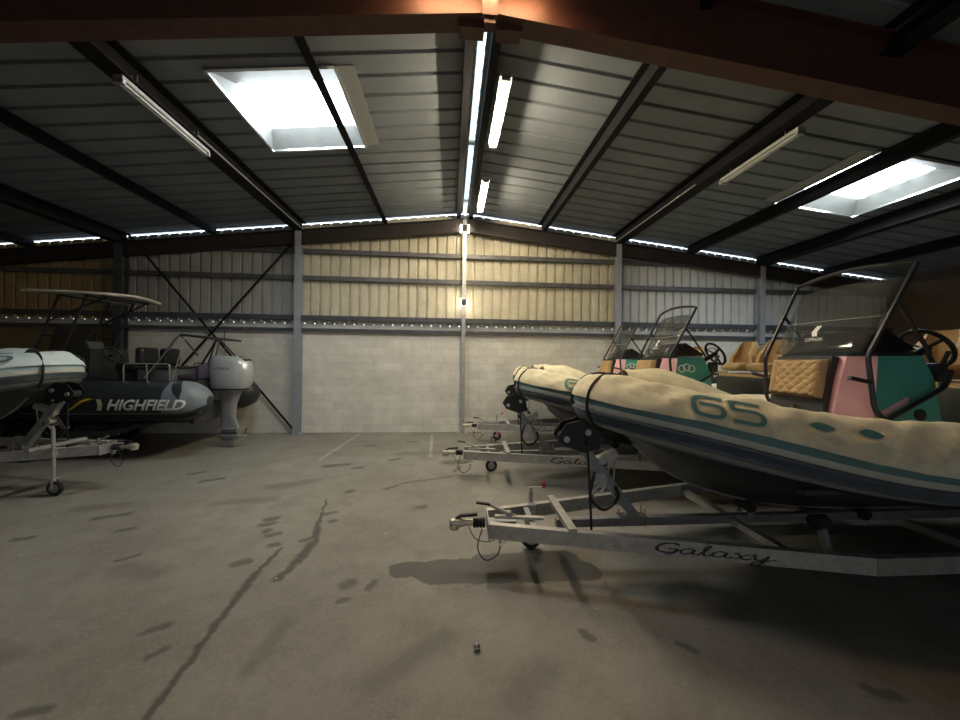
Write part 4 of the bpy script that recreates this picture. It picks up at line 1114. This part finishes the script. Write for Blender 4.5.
# black boat with hard top ---------------------------------------------------
def make_black_rib(loc, rot):
    root = empty('rigid_inflatable_boat', loc, rot); off = boff()
    L = 6.2; c = Collar(L=L, hb=.86, xb=2.5, R0=.375, Rb=.27, zc=1.08, rise=.2, cone=.50, drop=0.)
    collar_mesh(c, [(-35,0),(180,0)], 40, 150).build('inflatable_collar', 'blackhyp', root, smooth=True, off=off)
    band_mesh(c, -52, -36, .028, -c.len+.12, c.len-.12, ridges=2).build('rub_strake', 'rubber', root, off=off)
    m = MB(); q = []
    band_mesh(c, -33, -31, .012, -c.len+.12, c.len-.12).build('pinstripe', 'greystrake', root, off=off)
    # tube end patches, grey on the camera side, black on the far side
    for sg in (-1,1):
        mb = MB(); rings = []
        for i in range(25):
            u = c.len-.62+.61*i/24; row = []
            for k in range(25):
                ph = -28+208*k/24; lead = .36*(1-min(1,max(0,(ph-20)/70)))
                uu = max(u, c.len-.62+lead*.0)
                row.append(c.p(sg*uu, R(ph), .006))
            rings.append(row)
        mb.loft(rings, False, False); mb.build('tube_end_patch', 'greyhyp' if sg < 0 else 'blackhyp', root, smooth=True, off=off, sharp=70)
        mb = MB(); rings = []
        for i in range(13):
            t = i/12; u = c.len-.62+.30*t
            rings.append([c.p(sg*u, R(95-72*t+ (k-6)*2.2*(1+.8*math.sin(PI*t))), .012) for k in range(13)])
        mb.loft(rings, False, False); mb.build('tube_end_stripe', 'blackhyp', root, smooth=True, off=off)
    hull_mesh(c, L-.15, keel_fn).build('hull', 'hull', root, smooth=True, off=off, sharp=40)
    d = MB(); d.bb(1.3, 5.7, -.72, .72, .93, .97); d.bb(5.66, 5.73, -.60, .60, .60, 1.28); d.build('deck', 'deck', root, off=off)
    # word and stripes on both tubes
    V, F = text2d('HIGHFIELD', .38, 1.25, .03)
    for sg in (-1,1):
        u0 = c.len-1.52; du = 1.30
        VV = V if sg < 0 else [(1-x,y) for x,y in V]
        map_print(c, VV, F, u0, du, -20, 30, .010, sg).build('lettering', 'white', root, smooth=True, off=off)
        fl = (lambda q: q) if sg < 0 else (lambda q: 1-q)
        mb = MB()
        for s_ in (0,1):
            a = .30*s_; ch = [(a+.05,1),(a+.33,1),(a+.62,.5),(a+.33,0),(a+.05,0),(a+.34,.5)]
            vs = [c.p(sg*(u0-.17+.13*q[0]), R(-20+30*q[1]), .010) for q in ch]; mb.add(vs, [(0,1,2,5),(5,2,3,4)])
        mb.build('chevron_mark', 'rim', root, off=off)
        mb = MB(); pts = [(0,.0),(.10,.0),(.62,.72),(1.0,1.0),(.74,1.0),(.50,.80)]
        vs = [c.p(sg*(u0-.66+.46*a), R(-22+34*b), .010) for a,b in pts]; mb.add(vs, [(0,1,2,5),(5,2,3,4)]); mb.build('stripe_mark', 'yellow', root, off=off)
    # console
    XC = 2.72
    mb = MB(); mb.loft([[(XC+x,y*s_,z) for x,y in ((-.05+dx,-.30),(.1+dx,-.45),(.95,-.45),(.95,.45),(.1+dx,.45),(-.05+dx,.30))] for z,s_,dx in ((.96,1,0),(1.7,1,.12),(2.02,.92,.22),(2.06,.85,.30))], True, True)
    con = mb.build('console', 'charcoal', root, smooth=True, off=off, sharp=30)
    m2 = MB(); m2.loft([[(XC+.18,y*.42,2.03) for y in (-1,-.5,0,.5,1)],[(XC+.36,y*.46,2.52) for y in (-1,-.5,0,.5,1)]], False, False); m2.build('windscreen', 'tint', con, off=off, solid=.008)
    m2 = MB(); m2.box((XC+.62,.05,2.12), (.03,.34,.20), Euler((0,R(-25),0))); m2.build('display', 'greybox', con, off=off)
    m2 = MB(); torus(m2, (XC+1.08,-.1,1.95), (-.8,0,-.5), .18, .018, 24, 7); m2.cyl((XC+1.08,-.1,1.95),(XC+.9,-.1,1.86), .03, 10); m2.build('steering_wheel', 'black', con, smooth=True, off=off)
    # hard top with legs
    tp = MB(); rings = []
    for i in range(15):
        x = XC-.02+1.52*i/14; hw = .78-.20*max(0,(i/14-.5))**1.5*2; row = []
        if i in (0,14): hw -= .07
        for k in range(13):
            t = -1+2*k/12; row.append((x, hw*t, 3.13+.05*(1-t*t)-.02*(i/14)**2))
        rings.append(row)
    tp.loft(rings, False, False); top = tp.build('hard_top', 'offwhite', root, smooth=True, off=off, solid=.045, sharp=60)
    leg = MB(); 
    for sg in (-1,1):
        for (xa,xb) in ((XC-.05,XC+.45),(XC+.42,XC+.95)):
            leg.tube(fillet([(xa,sg*.50,1.02),(xa+.05,sg*.50,1.9),(xb,sg*.52,3.08)], .2, 4), .022, 7)
        leg.tube([(XC+.12,sg*.50,2.3),(XC+.62,sg*.50,2.3)], .018, 6); leg.tube([(XC+.30,sg*.52,2.6),(XC+1.25,sg*.46,3.08)], .018, 6)
    for xx in (XC+.45,XC+.95,XC+1.25): leg.tube([(xx,-.55,3.095),(xx,.55,3.095)], .018, 6)
    leg.build('top_frame', 'blacktube', root, smooth=True, off=off)
    # leaning post, locker, bench
    b = MB(); b.rbox((XC+1.75,0,1.30), (.50,.95,.66), .02, 2); sb = b.build('leaning_post', 'charcoal', root, smooth=True, off=off)
    for yy in (-.3,.3):
        b = MB(); b.rbox((XC+1.68,yy,1.70), (.42,.46,.16), .05, 3); b.rbox((XC+1.90,yy,1.92), (.15,.46,.36), .06, 3); b.build('seat', 'black', sb, smooth=True, off=off)
    b = MB(); b.rbox((XC+2.28,-.1,1.32), (.62,1.05,.72), .02, 2); lk = b.build('locker', 'greybox', root, smooth=True, off=off)
    b = MB(); b.rbox((XC+2.28,-.1,1.70), (.66,1.09,.04), .012, 1); b.build('locker_lid', 'charcoal', lk, off=off)
    b = MB(); b.rbox((XC+2.80,.1,1.22), (.36,1.1,.5), .03, 2); be = b.build('stern_bench', 'charcoal', root, smooth=True, off=off)
    b = MB(); b.rbox((XC+2.76,.1,1.50), (.40,1.12,.12), .04, 3); b.rbox((XC+2.97,.1,1.62), (.10,1.12,.30), .04, 3); b.build('bench_cushion', 'purple', be, smooth=True, off=off)
    # stern arch and rails
    b = MB(); xr = 4.95
    for sg in (-1,1):
        b.tube(fillet([(xr-.15,sg*.70,1.35),(xr+.48,sg*.58,2.36),(xr+1.0,sg*.56,2.30)], .10, 5), .022, 8)
        b.tube([(xr+.45,sg*.58,2.32),(xr+.05,sg*.80,1.45)], .016, 6)
        b.tube([(xr+.52,sg*.58,2.33),(xr+.85,sg*.62,1.95)], .018, 6)
    b.tube([(xr+.50,-.58,2.355),(xr+.50,.58,2.355)], .022, 8)
    b.tube([(xr+.98,-.56,2.30),(xr+.98,.56,2.30)], .022, 8)
    b.tube([(xr+.70,.45,2.32),(xr+.72,.45,2.60)], .010, 6)
    b.build('stern_arch', 'blacktube', root, smooth=True, off=off)
    b = MB()
    for sg in (-1,1):
        b.tube(fillet([(xr-.25,sg*.92,1.45),(xr-.25,sg*.92,1.78),(xr+.55,sg*.92,1.78),(xr+.55,sg*.92,1.42)], .06, 4), .014, 6)
        b.tube([(xr+.50,sg*.62,2.33),(xr+.12,sg*.95,1.50)], .015, 6); b.tube([(xr+.15,sg*.92,1.45),(xr+.15,sg*.92,1.78)], .012, 6)
        b.tube([(xr+.60,sg*.62,2.33),(xr+.55,sg*.85,1.48)], .008, 5)
    b.build('side_rail', 'chrome', root, smooth=True, off=off)
    outboard(root, 5.75, 0, 1.36, off, s=1.05)
    return root
l, r = place_world((-12.2, 8.15), R(0), 0)
kb = make_black_rib(l, r)
tag(kb, 'black inflatable boat with hard top, white lettering and silver outboard', 'boat')
tk = make_trailer(l, r, 0, wordmark=False, rear=5.7, steel='post_dark', knob='black', winch=False, sup=-.13)  # darker steel stands in for the shade under the boat
tag(tk, 'trailer in the shadow under the black boat with the hard top', 'boat trailer')

# scrap on the floor
b = MB(); rings = []
for i in range(7):
    t = i/6; rr = .026*math.sin(PI*(.08+.84*t)); rings.append([(rr*math.cos(2*PI*k/9)*(1+.4*noise.noise((k,i,1))), rr*math.sin(2*PI*k/9)*(1+.4*noise.noise((k,i,7))), .045*t) for k in range(9)])
b.loft(rings, True, True); o = b.build('scrap', 'chrome', smooth=True, sharp=50); o.location = (.20,2.37,0)
tag(o, 'small shiny crumpled scrap lying alone on the open foreground floor', 'scrap')

# ------------------------------------------------------------------ world, camera, view
wd = bpy.data.worlds.new('sky'); scn.world = wd; wd.use_nodes = True
bg = wd.node_tree.nodes['Background']; bg.inputs[0].default_value = (.80,.92,1,1); bg.inputs[1].default_value = 1.1

yaw, pitch, roll = R(4.76), R(.22), .012
r0 = Vector((math.cos(yaw),-math.sin(yaw),0)); fw = Vector((math.sin(yaw),math.cos(yaw),0)); up = Vector((0,0,1))
fd = fw*math.cos(pitch)+up*math.sin(pitch); u0 = up*math.cos(pitch)-fw*math.sin(pitch)
rr = r0*math.cos(roll)+u0*math.sin(roll); uu = u0*math.cos(roll)-r0*math.sin(roll)
cd = bpy.data.cameras.new('camera'); cam = bpy.data.objects.new('camera', cd); COL.objects.link(cam)
mx = Matrix((rr, uu, -fd)).transposed().to_4x4(); mx.translation = (0,0,1.9); cam.matrix_world = mx
cd.sensor_width = 36; cd.lens = 13.5; cd.clip_start = .05; cd.clip_end = 200
scn.camera = cam
scn.view_settings.view_transform = 'Standard'; scn.view_settings.look = 'None'
scn.view_settings.exposure = 2.35; scn.view_settings.gamma = 1; scn.view_settings.use_curve_mapping = False
